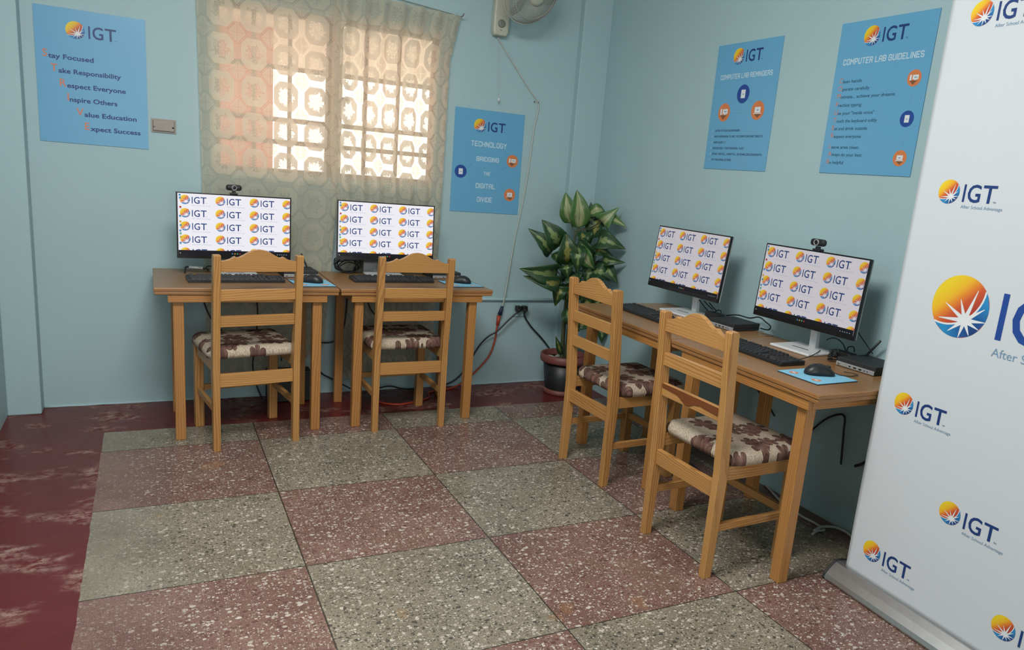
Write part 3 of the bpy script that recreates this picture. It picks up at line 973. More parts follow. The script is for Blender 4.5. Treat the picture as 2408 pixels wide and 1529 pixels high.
# ================================================================ CHAIRS
def yc(z):   # depth of the back posts, by height
    return -.168 - .036 * max(0, z - .40) / .51 - .006 * max(0, .40 - z) / .40
W_BARK = wood('dark_heartwood', 0, (.20, .065, .022), (.085, .022, .008), .3, .012, .6)
def make_chair(label, loc, rz, bark=False):
    t = thing('dining_chair', label, 'chair', loc, (0, 0, rz), 'pine ladder-back chairs at the desks')
    zt = .914
    for s in (-1, 1):
        pts = [(yc(0) - .017, 0), (yc(0) + .016, 0), (yc(.4) + .024, .40), (yc(zt) + .019, zt - .006), (yc(zt) + .012, zt), (yc(zt) - .014, zt), (yc(zt) - .020, zt - .006), (yc(.4) - .022, .40)]
        b = bmn(); prism(b, pts, 0, s * .181 - .0155, s * .181 + .0155, 0, .0025); obj('back_post', b, W_CH[2], t)
        b = bmn(); box(b, (s * .179, .197, .2125), (.042, .042, .425), .003); obj('front_leg', b, W_CH[2], t)
    hw = .1656
    # crest rail
    prof = [(-1, .886), (-.86, .889), (-.74, .896), (-.665, .905), (-.63, .907), (-.59, .902), (-.53, .903), (-.42, .912), (-.28, .926), (-.14, .935), (0, .938)]
    up = prof + [(-x, z) for x, z in prof[-2::-1]]
    pts = [(x * hw, z) for x, z in up] + [(hw, .838), (-hw, .838)]
    b = bmn(); y = yc(.875); prism(b, pts, 1, y - .010, y + .010, 0, .002); obj('crest_rail', b, W_CH[0], t)
    for z0, z1 in ((.706, .757), (.586, .636)):
        b = bmn(); y = yc((z0 + z1) / 2); box(b, (0, y, (z0 + z1) / 2), (2 * hw, .018, z1 - z0), .002); obj('back_slat', b, W_CH[0], t)
    b = bmn(); box(b, (0, yc(.33), .333), (2 * hw, .020, .062), .002); obj('lower_back_rail', b, W_CH[0], t)
    # seat frame
    for s in (-1, 1):
        b = bmn(); box(b, (s * .181, .015, .399), (.022, .319, .052), .002); obj('seat_rail', b, W_CH[1], t)
        b = bmn(); box(b, (s * .181, .0135, .192), (.018, .324, .030), .002); obj('side_stretcher', b, W_CH[1], t)
    b = bmn(); box(b, (0, .197, .399), (.315, .022, .052), .002); obj('seat_rail', b, W_CH[0], t)
    b = bmn(); box(b, (0, .197, .200), (.315, .018, .030), .002); obj('front_stretcher', b, W_CH[0], t)
    # padded seat
    b = bmn()
    NX, NY = 22, 22
    x1, y0, y1 = .207, -.138, .246
    def edge(s):  # soft shoulder
        a = min(1.0, (1 - abs(s)) / .20); return math.sqrt(max(0.0, 1 - (1 - a) ** 2))
    top = [[None] * (NY + 1) for _ in range(NX + 1)]; bot = [[None] * (NY + 1) for _ in range(NX + 1)]
    for i in range(NX + 1):
        for j in range(NY + 1):
            s, q = -1 + 2 * i / NX, -1 + 2 * j / NY
            # cosine spacing packs rows at the rounded rim
            s, q = math.sin(s * PI / 2), math.sin(q * PI / 2)
            corner = max(0, abs(s) - .8) * max(0, abs(q) - .8) / .04
            x = s * x1 * (1 - .06 * corner); yy = (y0 + y1) / 2 + q * (y1 - y0) / 2 * (1 - .06 * corner)
            h = edge(s) * edge(q)
            wob = .002 * mnoise.noise((s * 2.5, q * 2.5, 3))
            top[i][j] = b.verts.new((x, yy, .4425 + .036 * h + wob * h))
            bot[i][j] = b.verts.new((x * .985, (yy - .05) * .985 + .05, .4265))
    for i in range(NX):
        for j in range(NY):
            b.faces.new((top[i][j], top[i + 1][j], top[i + 1][j + 1], top[i][j + 1]))
            b.faces.new((bot[i][j], bot[i][j + 1], bot[i + 1][j + 1], bot[i + 1][j]))
    rim = [(i, 0) for i in range(NX)] + [(NX, j) for j in range(NY)] + [(i, NY) for i in range(NX, 0, -1)] + [(0, j) for j in range(NY, 0, -1)]
    for a, c in zip(rim, rim[1:] + rim[:1]):
        b.faces.new((top[a[0]][a[1]], bot[a[0]][a[1]], bot[c[0]][c[1]], top[c[0]][c[1]]))
    obj('seat_cushion', b, M_FLORAL, t, smooth=True)
    if bark:
        zq = [(-.163, .634), (.163, .634), (.163, .604), (.10, .607), (.06, .611), (.025, .604), (.0, .592), (-.02, .589), (-.04, .598), (-.07, .612), (-.163, .618)]
        b = bmn(); y = yc(.611) - .0095; prism(b, zq, 1, y - .0018, y + .001, 0, .0006)
        tag(obj('bark_edge', b, W_BARK, t), 'dark brown bark stripe on the slat')
    return t
make_chair('pine chair at the leftmost desk, back to the room, floral seat', (.632, .102, 0), rad(8.5))
make_chair('pine chair in front of the monitor nearest the technology poster', (1.417, .166, 0), rad(.6))
make_chair('pine chair seen side-on in front of the potted plant', (2.219, -.775, 0), rad(-87.7))
make_chair('nearest pine chair, in front of the desk that meets the banner', (2.156, -1.595, 0), rad(-88.4), True)

# ================================================================ MONITORS
SW, SH = .527, .2965
def make_monitor(label, loc, rz, zc, tilt, white, lum, icons=3):
    t = thing('computer_monitor', label, 'monitor', loc, (0, 0, rz), 'flat monitors on the four desks')
    P = T(0, -.035, zc) @ R(-tilt, 'X')
    W_, H_ = .540, .322
    def place(bm): bmesh.ops.transform(bm, matrix=P, verts=bm.verts[:])
    b = bmn(); box(b, (0, .006, 0), (W_, .012, H_), .0015); place(b); obj('bezel', b, M_SCREEN_OFF, t)
    b = bmn(); box(b, (0, .0165, 0), (W_ - .001, .009, H_ - .001), .003); box(b, (0, .034, -.02), (.30, .03, .19), .010); place(b); obj('back_shell', b, M_SILVER, t)
    # lit panel
    white_m = glow('screen_white', white, lum); navy_m = glow('screen_navy', (.020, .055, .19), lum); sub_m = glow('screen_pale_blue', (.42, .52, .66), lum)
    bar_m = glow('screen_taskbar', (.002, .0025, .005), lum); sun, sea = emblem_sun(lum, 'screen_sun'), emblem_sea(lum, 'screen_sea')
    icm = [glow('screen_icon', c, lum) for c in ((.06, .25, .42), (.55, .33, .05), (.10, .40, .16), (.42, .03, .03))]
    top = H_ / 2 - .006
    S = P @ T(0, -.0004, top - SH / 2) @ R(PI / 2, 'X')     # local x right, y up on the panel
    k = Ink(S); k.rect(-SW / 2, -SH / 2, SW / 2, SH / 2, white_m)
    scr = k.build('screen', t)
    k = Ink(S)
    bx, by = -SW / 2, SH / 2
    r = .0226; z, dz = .0003, .00012
    bar = -SH / 2 + .0210
    for i in range(4):
        for j in range(5):
            cx, cy = bx + .0318 + .1598 * i, by - .0300 - .0638 * j
            if j == 4:
                k.emblem(cx, cy, r, sun, sea, white_m, z, dz, (SW / 2, bar))
                if i < 3: k.text('IGT', cx + 1.36 * r, cy - .74 * r, 1.38 * r, navy_m, z + dz, width=2.94 * r, bold=.012, floor=bar - .001)
            elif i == 3: k.emblem(cx, cy, r, sun, sea, white_m, z, dz, (SW / 2 - .0005, None))
            else: k.logo(cx, cy, r, sun, sea, white_m, navy_m, z, dz, sub_m)
    k.build('wallpaper_logos', scr)
    k = Ink(S)
    k.rect(-SW / 2, -SH / 2, SW / 2, bar, bar_m, .0012)
    for i in range(3): k.rect(-SW / 2 + .006, -SH / 2 + .0045, -SW / 2 + .0095, -SH / 2 + .008, white_m, .0014)
    for i, q in enumerate((.20, .212, .222, .233, .245)): k.rect(q, -SH / 2 + .005, q + .004, -SH / 2 + .0078, sub_m, .0014)
    for i, q in enumerate((-.02, -.008, .004, .016)): k.rect(q, -SH / 2 + .004, q + .006, -SH / 2 + .0092, icm[i], .0014)
    k.build('taskbar', scr)
    random.seed(int(abs(loc[0]) * 1000))
    for i, yy in enumerate((.004, .018, .062, .105, .132, .150, .176, .190, .207, .236, .252)[:9 + icons // 2]):
        k = Ink(S); c = icm[(i * 7 + 1) % 4] if i % 3 else icm[0]
        x = bx + .005 + .001 * (i % 3)
        k.rect(x, by - yy - .009, x + .009, by - yy, c, .0016); k.rect(x - .001, by - yy - .0125, x + .011, by - yy - .0112, sub_m, .0016)
        k.build('desktop_icon', scr)
    # stand
    b = bmn(); box(b, (0, 0, .006), (.212, .182, .011), .004); obj('stand_base', b, M_WHITE_PL, t)
    b = bmn(); box(b, (0, -.020, .0119), (.085, .008, .0006)); obj('base_slot', b, M_BLACK_SOFT, t)
    b = bmn()
    pts = [(.078, .010), (.050, .010), (.046, .12), (.040, zc - .02), (.040, zc + .05), (.062, zc + .05), (.066, .12)]
    prism(b, pts, 0, -.0175, .0175, 0, .004); obj('stand_column', b, M_WHITE_PL, t)
    return t, P
WHT = (.86, .84, .90)
MA, PA = make_monitor('monitor with a webcam standing in front of the lace curtain', (.613, .470, ZD), rad(3.3), .246, rad(0), WHT, .98)
MB_, PB = make_monitor('monitor without webcam in front of the right curtain panel', (1.403, .512, ZD), rad(-4.0), .250, rad(3.6), WHT, .98)
MC, PC_ = make_monitor('monitor without webcam beside the potted plant, turned sideways', (2.674, -.626, ZD), rad(-86.8), .267, rad(6.5), (.70, .66, .70), .72)
MD, PD = make_monitor('monitor with a webcam on the desk beside the banner', (2.693, -1.417, ZD), rad(-87.3), .265, rad(4.0), (.72, .68, .72), .74)

def world_of(tobj, p):
    return (Matrix.Translation(tobj.location) @ Euler(tobj.rotation_euler).to_matrix().to_4x4()) @ Vector(p)
def make_webcam(label, mon, P, dx):
    top = P @ Vector((dx, .008, .161))
    w = world_of(mon, top)
    t = thing('webcam', label, 'webcam', w + Vector((0, 0, .0005)), (0, 0, mon.rotation_euler[2]))
    b = bmn(); box(b, (0, 0, .004), (.036, .030, .008), .002); box(b, (0, .0165, -.012), (.030, .006, .030), .002); box(b, (0, -.002, .012), (.018, .016, .012), .003)
    obj('clip', b, M_BLACK, t)
    b = bmn(); box(b, (0, -.004, .034), (.074, .026, .029), .012, 0, None, 4); obj('body', b, M_BLACK, t)
    b = bmn(); lathe(b, [(.0125, 0), (.0125, .004), (.0095, .0045), (.009, .002)], 24, T(0, -.0168, .034) @ R(PI / 2, 'X')); obj('lens_ring', b, M_SILVER, t)
    b = bmn(); lathe(b, [(0, .0022), (.006, .0024), (.0092, .0015)], 20, T(0, -.0168, .034) @ R(PI / 2, 'X')); obj('lens', b, M_SCREEN_OFF, t)
    return t
make_webcam('black webcam clipped on the monitor at the curtain', MA, PA, -.008)
make_webcam('black webcam clipped on the monitor near the banner', MD, PD, .006)

# ================================================================ KEYBOARDS
KEYS = {}
def key_mesh(w, d=.0158):
    kk = (round(w, 4), round(d, 4))
    if kk not in KEYS:
        b = bmn()
        h = .0065
        A = [(-w / 2, -d / 2), (w / 2, -d / 2), (w / 2, d / 2), (-w / 2, d / 2)]
        lo = [b.verts.new((x, y, 0)) for x, y in A]; hi = [b.verts.new((x * (1 - .0034 / w), y * (1 - .0036 / d) + .0004, h)) for x, y in A]
        b.faces.new(hi)
        for i in range(4): b.faces.new((lo[i], lo[(i + 1) % 4], hi[(i + 1) % 4], hi[i]))
        bmesh.ops.recalc_face_normals(b, faces=b.faces[:])
        me = bpy.data.meshes.new('key'); b.to_mesh(me); b.free(); me.materials.append(M_KEY)
        KEYS[kk] = me
    return KEYS[kk]
U_ = .0190
def make_keyboard(label, loc, rz):
    t = thing('keyboard', label, 'keyboard', loc, (0, 0, rz), 'black keyboards on the desks')
    W_, D_ = .440, .128
    sl = rad(3.2)
    b = bmn()
    prism(b, [(-D_ / 2, 0), (-D_ / 2, .010), (-D_ / 2 + .006, .0115), (D_ / 2 - .004, .0185), (D_ / 2, .0155), (D_ / 2, 0)], 0, -W_ / 2, W_ / 2, 0, .002)
    obj('body', b, M_BLACK, t)
    def z_at(y): return .0115 + (y + D_ / 2 - .006) / (D_ - .010) * .007
    def key(x, y, w, d=.0158):
        o = bpy.data.objects.new('key', key_mesh(w - .0018, d)); COL.objects.link(o); o.parent = t
        o.location = (x, y, z_at(y) - .0004); o.rotation_euler = (sl, 0, 0)
    x0 = -W_ / 2 + .012; ys = [-.050, -.031, -.012, .007, .026, .0515]
    rows = [[1.25, 1.25, 1.25, 6.25, 1.25, 1.25, 1.25, 1.25], [2.25] + [1] * 10 + [2.75], [1.75] + [1] * 11 + [2.25], [1.5] + [1] * 12 + [1.5], [1] * 13 + [2]]
    for y, rw in zip(ys, rows):
        x = x0
        for w in rw:
            key(x + w * U_ / 2, y, w * U_); x += w * U_
    x = x0
    for n_ in (1, 4, 4, 4):
        for i in range(n_): key(x + U_ * .5, ys[5], U_); x += U_
        x += U_ * .66
    xn = x0 + 15.3 * U_
    for i in range(3):
        key(xn + (i + .5) * U_, ys[5], U_); key(xn + (i + .5) * U_, ys[4], U_); key(xn + (i + .5) * U_, ys[3], U_); key(xn + (i + .5) * U_, ys[0], U_)
    key(xn + 1.5 * U_, ys[1], U_)
    xp = xn + 3.35 * U_
    for i in range(4): key(xp + (i + .5) * U_, ys[4], U_)
    for j in (3, 2, 1):
        for i in range(3): key(xp + (i + .5) * U_, ys[j], U_)
    key(xp + 3.5 * U_, (ys[3] + ys[2]) / 2, U_, .035); key(xp + 3.5 * U_, (ys[1] + ys[0]) / 2, U_, .035)
    key(xp + U_, ys[0], 2 * U_); key(xp + 2.5 * U_, ys[0], U_)
    return t
make_keyboard('black keyboard on the leftmost desk behind the chair back', (.600, .268, ZD + EPS), rad(3.5))
make_keyboard('black keyboard between the coiled cables and the technology poster chair', (1.398, .325, ZD + EPS), rad(1.0))
make_keyboard('black keyboard nearest the potted plant', (2.410, -.660, ZD + EPS), rad(-90))
make_keyboard('black keyboard in front of the monitor beside the banner', (2.410, -1.418, ZD + EPS), rad(-90))

# ================================================================ MOUSE PADS AND MICE
def make_pad(label, loc, rz):
    t = thing('mouse_pad', label, 'mouse pad', loc, (0, 0, rz), 'light blue mouse pads')
    b = bmn(); box(b, (0, 0, .0013), (.190, .212, .0026), .001); obj('rubber_base', b, M_PAD_EDGE, t)
    b = bmn(); box(b, (0, 0, .0031), (.188, .210, .0008)); obj('cloth_top', b, M_PAD, t)
    for cx, cy in ((-.055, -.062), (.05, -.062)):
        k = Ink(T(0, 0, .0037))
        k.disc(cx, cy, .017, I_ORANGE); k.rect(cx - .008, cy - .005, cx + .008, cy + .006, I_WHITE, .0002)
        k.build('printed_icon', t)
    k = Ink(T(0, 0, .0037)); k.text('IGT', -.01, .035, .015, I_ROYAL, bold=.02); k.build('printed_lettering', t)
    return t
make_pad('blue mouse pad at the gap between the two window desks', (.950, .208, ZD + EPS), rad(4))
make_pad('blue mouse pad at the right end of the technology poster desk', (1.765, .240, ZD + EPS), rad(2))
make_pad('blue mouse pad mostly hidden behind the nearest chair back', (2.416, -.995, ZD + EPS), rad(-90))
make_pad('blue mouse pad at the near desk corner beside the banner', (2.386, -1.784, ZD + EPS), rad(-88))

def make_mouse(label, loc, rz, cable):
    t = thing('computer_mouse', label, 'mouse', loc, (0, 0, rz), 'black mice on blue pads')
    b = bmn()
    NX, NY = 14, 22
    g = []
    for j in range(NY + 1):
        q = j / NY; yy = -.058 + .116 * (1 - math.cos(PI * q)) / 2
        u = (yy + .058) / .116
        wv = .031 * math.sqrt(max(0, 1 - abs(2 * u - 1) ** 3.2)) * (1 - .10 * math.sin(PI * u) ** 2 * (1 if .4 < u < .8 else .5))
        hh = .039 * (max(0, math.sin(PI * (u ** .80))) ** .62)
        row = []
        for i in range(NX + 1):
            a = PI * i / NX
            row.append(b.verts.new((-wv * math.cos(a), yy, .003 + hh * math.sin(a) ** .75)))
        g.append(row)
    for j in range(NY):
        for i in range(NX): b.faces.new((g[j][i], g[j][i + 1], g[j + 1][i + 1], g[j + 1][i]))
        b.faces.new((g[j][0], g[j + 1][0], g[j + 1][NX], g[j][NX]))
    bmesh.ops.remove_doubles(b, verts=b.verts[:], dist=.0002)
    obj('shell', b, M_BLACK, t, smooth=True)
    b = bmn(); lathe(b, [(.0, -.004), (.0085, -.004), (.0085, .004), (0, .004)], 18, T(0, .030, .0285) @ R(PI / 2, 'Y')); obj('scroll_wheel', b, M_BLACK_SOFT, t)
    k = Ink(T(0, -.018, .0424)); k.disc(0, 0, .0035, M_SILVER); k.build('maker_mark', t)
    b = bmn(); tube(b, cable, .0016, 6); obj('cable', b, M_CABLE, t)
    return t
MZ = ZD + EPS + .0037
make_mouse('black mouse on the pad between the two window desks', (.952, .222, MZ), rad(62), [(0, .056, .010), (.004, .085, .004), (.03, .13, .0), (.06, .165, .0), (.065, .20, .0)])
make_mouse('black mouse on the pad below the technology poster', (1.775, .262, MZ), rad(58), [(0, .056, .010), (.004, .085, .004), (.025, .14, .0), (.045, .18, .0)])
make_mouse('black mouse on the pad beside the banner', (2.405, -1.775, MZ), rad(-112), [(0, .056, .010), (0, .08, .003), (-.004, .125, 0), (-.03, .165, .0), (-.055, .155, .0), (-.070, .13, 0)])

# ================================================================ SMALL FORM PCs
def make_pc(label, loc, rz, antenna):
    t = thing('mini_desktop_computer', label, 'computer', loc, (0, 0, rz), 'small black desktop computers')
    b = bmn(); box(b, (0, .003, .024), (.177, .169, .021), .003); box(b, (0, .006, .008), (.173, .163, .013), .001); obj('case', b, M_BLACK_SOFT, t)
    b = bmn(); box(b, (0, -.0835, .0098), (.175, .006, .0165), .002); obj('front_panel', b, M_SILVER, t)
    b = bmn(); lathe(b, [(0, 0), (.0045, 0), (.0045, .0008), (0, .001)], 16, T(-.073, -.0866, .010) @ R(PI / 2, 'X')); obj('power_button', b, M_STEEL, t)
    for x, w in ((-.022, .007), (.002, .013), (.026, .013), (.046, .004), (.059, .004)):
        b = bmn(); box(b, (x, -.0868, .010), (w, .0012, .0055 if w > .005 else .004)); obj('port', b, M_BLACK, t)
    if antenna:
        b = bmn(); tube(b, antenna, lambda s: .0048 if s > .25 else .0036, 8, 0, 0); obj('antenna', b, M_BLACK, t)
    return t
make_pc('mini computer with antenna behind the mouse at the window desks gap', (.925, .478, ZD + EPS), rad(3), [(.064, .060, .034), (.064, .068, .036), (.060, .070, .045), (.034, .070, .106)])
make_pc('mini computer below the technology poster, half behind a chair post', (1.748, .512, ZD + EPS), rad(3), None)
make_pc('mini computer between the two right-hand monitors', (2.696, -.962, ZD + EPS), rad(-87), None)
make_pc('mini computer with antenna on the desk against the banner edge', (2.716, -1.737, ZD + EPS), rad(-88), [(-.076, .070, .034), (-.076, .076, .036), (-.070, .078, .045), (-.024, .074, .106)])

# ================================================================ BANNER STAND
BYAW = rad(-90 - 3)
t = thing('roll_up_banner', 'tall white roll-up banner printed with many logos, right edge of room', 'banner', (2.465, -1.990, 0), (0, 0, rad(-93)))
# local: x along the banner (away from the desk), y backwards to the wall
BW = .85
b = bmn()
prof = [(-.052, .004), (-.056, .012), (-.050, .026), (-.030, .048), (-.008, .066), (.006, .070), (.060, .062), (.085, .030), (.090, .004)]
prism(b, prof, 0, -.040, BW + .04, 0, .002); obj('base_housing', b, M_ALU, t)
for x0 in (-.048, BW + .040):
    b = bmn(); prism(b, [(y * 1.06, z * 1.05) for y, z in prof], 0, x0, x0 + .008, 0, .002); obj('end_cap', b, M_BLACK_SOFT, t)
def sheet_wave(x, z): return .0020 * mnoise.noise((x * 2.2, z * 1.6, 1.7))
b = bmn()
NZ, NX = 120, 60
g = []
for j in range(NZ + 1):
    z = .066 + (2.06 - .066) * j / NZ; row = []
    for i in range(NX + 1):
        x = BW * i / NX
        yy = sheet_wave(x, z)
        row.append(b.verts.new((x, yy, z)))
    g.append(row)
for j in range(NZ):
    for i in range(NX): f = b.faces.new((g[j][i], g[j][i + 1], g[j + 1][i + 1], g[j + 1][i])); f.smooth = True
o = obj('banner_sheet', b, M_BANNER, t)
so = o.modifiers.new('thickness', 'SOLIDIFY'); so.thickness = .0006; so.offset = 1 if o.data.polygons[0].normal.y > 0 else -1
b = bmn(); box(b, (BW / 2, .002, 2.068), (BW + .01, .016, .022), .004); obj('top_rail', b, M_ALU, t)
b = bmn(); tube(b, [(BW / 2, .03, .06), (BW / 2, .03, 2.06)], .007, 10, 0, 0); obj('support_pole', b, M_ALU, t)
SHEET = R(PI / 2, 'X')   # x right, y up, normal toward -y
for lx, lz, r in ((.1125, 1.953, .037), (.119, 1.4276, .037), (.108, .7274, .037), (.3472, .4414, .037), (.097, .1792, .037), (.5842, .1846, .037), (.2357, 1.0831, .097)):
    for part in ('emblem', 'lettering'):
        k = Ink(T(0, -.0008, 0) @ SHEET)
        k.logo(lx, lz, r, PRINT_SUN, PRINT_SEA, I_WHITE, I_NAVY if r < .05 else I_ROYAL, 0, .00012, I_GREYBLUE, part=part)
        for v in k.bm.verts: v.co.y += sheet_wave(v.co.x, v.co.z)
        k.build('logo_' + part, t)

# ================================================================ WALL FAN
t = thing('wall_fan', 'cream oscillating fan mounted high beside the curtains', 'fan', (2.088, YB - EPS, 2.146), (0, 0, 0))
b = bmn()
prof = [(-.050, .02), (-.040, .0), (.034, .0), (.046, .02), (.049, .12), (.040, .34), (-.040, .34), (-.050, .12)]
prism(b, prof, 1, -.052, 0, 0, .010)
obj('wall_bracket', b, M_CREAM_PL, t)
b = bmn(); lathe(b, [(0, .0), (.0235, 0), (.021, .006), (.012, .008), (0, .008)], 20, T(-.002, -.052, .066) @ R(PI / 2, 'X')); obj('speed_knob', b, M_CREAM_DK, t)
b = bmn(); box(b, (-.004, -.0525, .030), (.012, .002, .004)); obj('marker', b, M_CREAM_DK, t)
FC = Vector((.070, -.252, .228))    # cage centre
FM = T(*FC) @ R(rad(12), 'Z') @ R(rad(90 + 30), 'X')
b = bmn(); tube(b, [(.0, -.05, .25), (.01, -.09, .27), (.05, -.14, .27), (.075, -.19, .245)], .028, 12); obj('arm', b, M_CREAM_PL, t)
b = bmn(); lathe(b, [(0, -.11), (.04, -.11), (.062, -.085), (.066, -.03), (.055, -.01), (0, -.01)], 24, FM); obj('motor_housing', b, M_CREAM_PL, t)
b = bmn()
CR = .180
for rr, zz in ((CR, .02), (CR, .026), (CR * .99, .014)):
    tube(b, [FM @ Vector((rr * math.cos(2 * PI * k / 48), rr * math.sin(2 * PI * k / 48), zz)) for k in range(48)], .003, 6, 0, 0, True)
NW = 84
for k in range(NW):
    a0 = 2 * PI * k / NW
    pts = []
    for j in range(11):
        q = j / 10; r_ = .045 + (CR - .045) * q; a = a0 + .95 * (1 - q)
        pts.append(FM @ Vector((r_ * math.cos(a), r_ * math.sin(a), .020 + .072 * (1 - q ** 2.4))))
    tube(b, pts, .0013, 4, 0, 0)
    pts = []
    for j in range(7):
        q = j / 6; r_ = .06 + (CR - .06) * q
        pts.append(FM @ Vector((r_ * math.cos(a0), r_ * math.sin(a0), .020 - .075 * (1 - q ** 2.4))))
    tube(b, pts, .0013, 4, 0, 0)
rr = .13
tube(b, [FM @ Vector((rr * math.cos(2 * PI * k / 48), rr * math.sin(2 * PI * k / 48), .073)) for k in range(48)], .0016, 4, 0, 0, True)
obj('cage', b, M_WIRE, t)
b = bmn(); lathe(b, [(.05, .088), (.05, .096), (.03, .101), (0, .102)], 24, FM); obj('cage_badge', b, M_CREAM_PL, t)
bl = Mat('smoke_blade', (.30, .33, .32), .35).m
for k in range(3):
    b = bmn(); rows = []
    for j in range(7):
        q = j / 6; r_ = .025 + .14 * q; wd = .25 + .62 * math.sin(PI * min(1, q * .8 + .15))
        row = []
        for i in range(7):
            s = i / 6 - .5; a = 2 * PI * k / 3 + s * wd
            row.append(b.verts.new(FM @ Vector((r_ * math.cos(a), r_ * math.sin(a), .02 - .035 * s))))
        rows.append(row)
    for j in range(6):
        for i in range(6): b.faces.new((rows[j][i], rows[j][i + 1], rows[j + 1][i + 1], rows[j + 1][i]))
    o = obj('blade', b, bl, t, smooth=True); so = o.modifiers.new('thickness', 'SOLIDIFY'); so.thickness = .002
b = bmn(); tube(b, [(-.004, -.030, .0), (.003, -.030, -.18), (.021, -.030, -.345)], .0009, 5); obj('pull_cord', b, M_CORD_W, t)
b = bmn(); lathe(b, [(0, .0), (.005, .0), (.0062, .012), (.004, .022), (0, .023)], 12, T(.021, -.030, -.368)); obj('pull_toggle', b, M_WHITE_PL, t)
t = thing('fan_power_cord', 'thin white cord running from the fan down past the poster', 'cord', (0, 0, 0))
yw = YB - .006
b = bmn(); tube(b, [(2.080, yw, 2.146), (2.19, yw, 2.02), (2.31, yw, 1.885), (2.386, yw, 1.802), (2.385, yw, 1.72), (2.372, yw, 1.655), (2.362, yw, 1.48), (2.338, yw, 1.22), (2.298, yw, .964), (2.264, yw - .016, .72), (2.243, yw - .024, .57), (2.232, yw - .020, .52)], .0042, 8); obj('cord', b, M_CORD_W, t)
b = bmn(); tube(b, [(2.236, yw - .020, .525), (2.222, yw - .018, .468)], lambda s: .009 + .006 * min(1, s * 2), 10, 0, 3); obj('plug', b, M_NAVY_PL, t)
for x, z in ((2.386, 1.803), (2.360, 1.806)):
    b = bmn(); tube(b, [(x, YB, z), (x, YB - .012, z), (x - .004, YB - .014, z + .008)], .0025, 6); tag(obj('cord_clip', b, M_STEEL), 'tiny metal clip holding the white fan cord' if x > 2.37 else 'tiny spare wall nail just left of the fan cord', 'clip')

# ================================================================ OUTLET, CONDUIT, CORDS
b = bmn(); tube(b, [(1.90, YB - .011, .570), (2.25, YB - .011, .567), (2.632, YB - .011, .564)], .0105, 10, 0, 0)
tag(obj('conduit_pipe', b, M_WALL), 'painted blue conduit pipe along the wall above the outlet', 'pipe')
t = thing('wall_outlet', 'pale wall outlet holding two black plugs', 'outlet', (2.373, YB - EPS, .498), BK)
b = bmn(); box(b, (0, 0, .004), (.108, .092, .008), .003); obj('plate', b, M_PLATE, t)
for x in (-.022, .022):
    b = bmn(); box(b, (x, .012, .0085), (.030, .030, .002), .001); obj('socket', b, M_WHITE_PL, t)
def power_cord(label, plug, pts):
    t = thing('mains_cable', label, 'cable', (0, 0, 0))
    x, z = plug
    b = bmn(); box(b, (x, YB - .030, z), (.034, .040, .034), .005); tube(b, [(x, YB - .045, z), (x - .004, YB - .052, z - .02)], .008, 8, 0, 0); obj('plug', b, M_BLACK, t)
    b = bmn(); tube(b, pts, .0052, 8); obj('cable', b, M_CABLE, t)
    return t
yw = YB - .02
power_cord('black power cord hanging left from the outlet toward the desks', (2.349, .511), [(2.345, YB - .05, .49), (2.325, yw - .03, .48), (2.275, yw - .028, .435), (2.205, yw - .026, .365), (2.150, yw - .018, .330), (2.105, yw, .275), (2.05, yw, .185), (2.015, yw, .12), (1.96, yw, .055), (1.89, yw, .018), (1.80, yw, .008)])
power_cord('black power cord sagging right from the outlet behind the pot', (2.394, .511), [(2.390, YB - .05, .49), (2.405, yw, .455), (2.46, yw, .385), (2.545, yw, .305), (2.60, yw, .245), (2.63, .64, .19)])
t = thing('extension_cord', 'orange extension cord plugged to the fan cord, curling on the red floor', 'cord', (0, 0, 0))
b = bmn(); tube(b, [(2.221, yw + .002, .462), (2.214, yw, .398)], lambda s: .014 - .004 * s, 10, 0, 3); obj('socket_end', b, M_ORANGE_CORD, t)
b = bmn(); tube(b, [(2.214, yw, .40), (2.208, yw, .36), (2.204, yw, .302), (2.17, yw, .195), (2.09, yw, .10), (1.99, .67, .03), (1.91, .645, .006), (1.83, .61, .006), (1.73, .575, .006), (1.69, .47, .006), (1.52, .385, .006), (1.42, .41, .006), (1.36, .50, .006)], .0058, 8); obj('cable', b, M_ORANGE_CORD, t)

def cable(label, pts, r=.0042, name='loose_cable', mat=None, group=None):
    b = bmn(); tube(b, pts, r, 8)
    return tag(obj(name, b, mat or M_CABLE), label, 'cable', group)
cable('black cable hanging beside the left leg of the leftmost desk', [(.46, .655, .735), (.462, .655, .66), (.475, .655, .56), (.52, .655, .45), (.60, .655, .36)])
cable('black cable hanging straight down behind the leftmost chair', [(.735, .655, .735), (.735, .655, .62), (.745, .655, .50), (.735, .655, .33), (.72, .655, .20), (.735, .645, .10), (.765, .62, .012)])
cable('black cable looping low from the leftmost chair to its desk leg', [(.775, .655, .355), (.83, .655, .330), (.875, .655, .29), (.872, .655, .22)], .0036)
cable('black cable dropping between the two window desks', [(1.235, .655, .735), (1.232, .655, .55), (1.215, .655, .40), (1.16, .655, .325), (1.08, .655, .32)], .0045)
cable('black cable looping down to the floor between the desks', [(1.075, .690, .315), (1.075, .690, .20), (1.10, .690, .13), (1.17, .69, .085), (1.27, .66, .03)], .0045)
cable('black cable hanging behind the technology poster chair', [(1.36, .655, .735), (1.345, .655, .64), (1.36, .655, .54), (1.40, .655, .48)], .004)
cable('black cable crossing the red floor behind the technology poster chair', [(1.30, .60, .008), (1.42, .63, .03), (1.50, .64, .04), (1.58, .64, .02), (1.66, .655, .008), (1.72, .66, .008)], .0045)
xw = XR - .02
cable('black cable dipping behind the nearest chair, left of a desk leg', [(xw, -1.03, .54), (xw, -1.06, .46), (xw, -1.10, .43), (xw, -1.13, .415), (xw, -1.20, .36)], .0045)
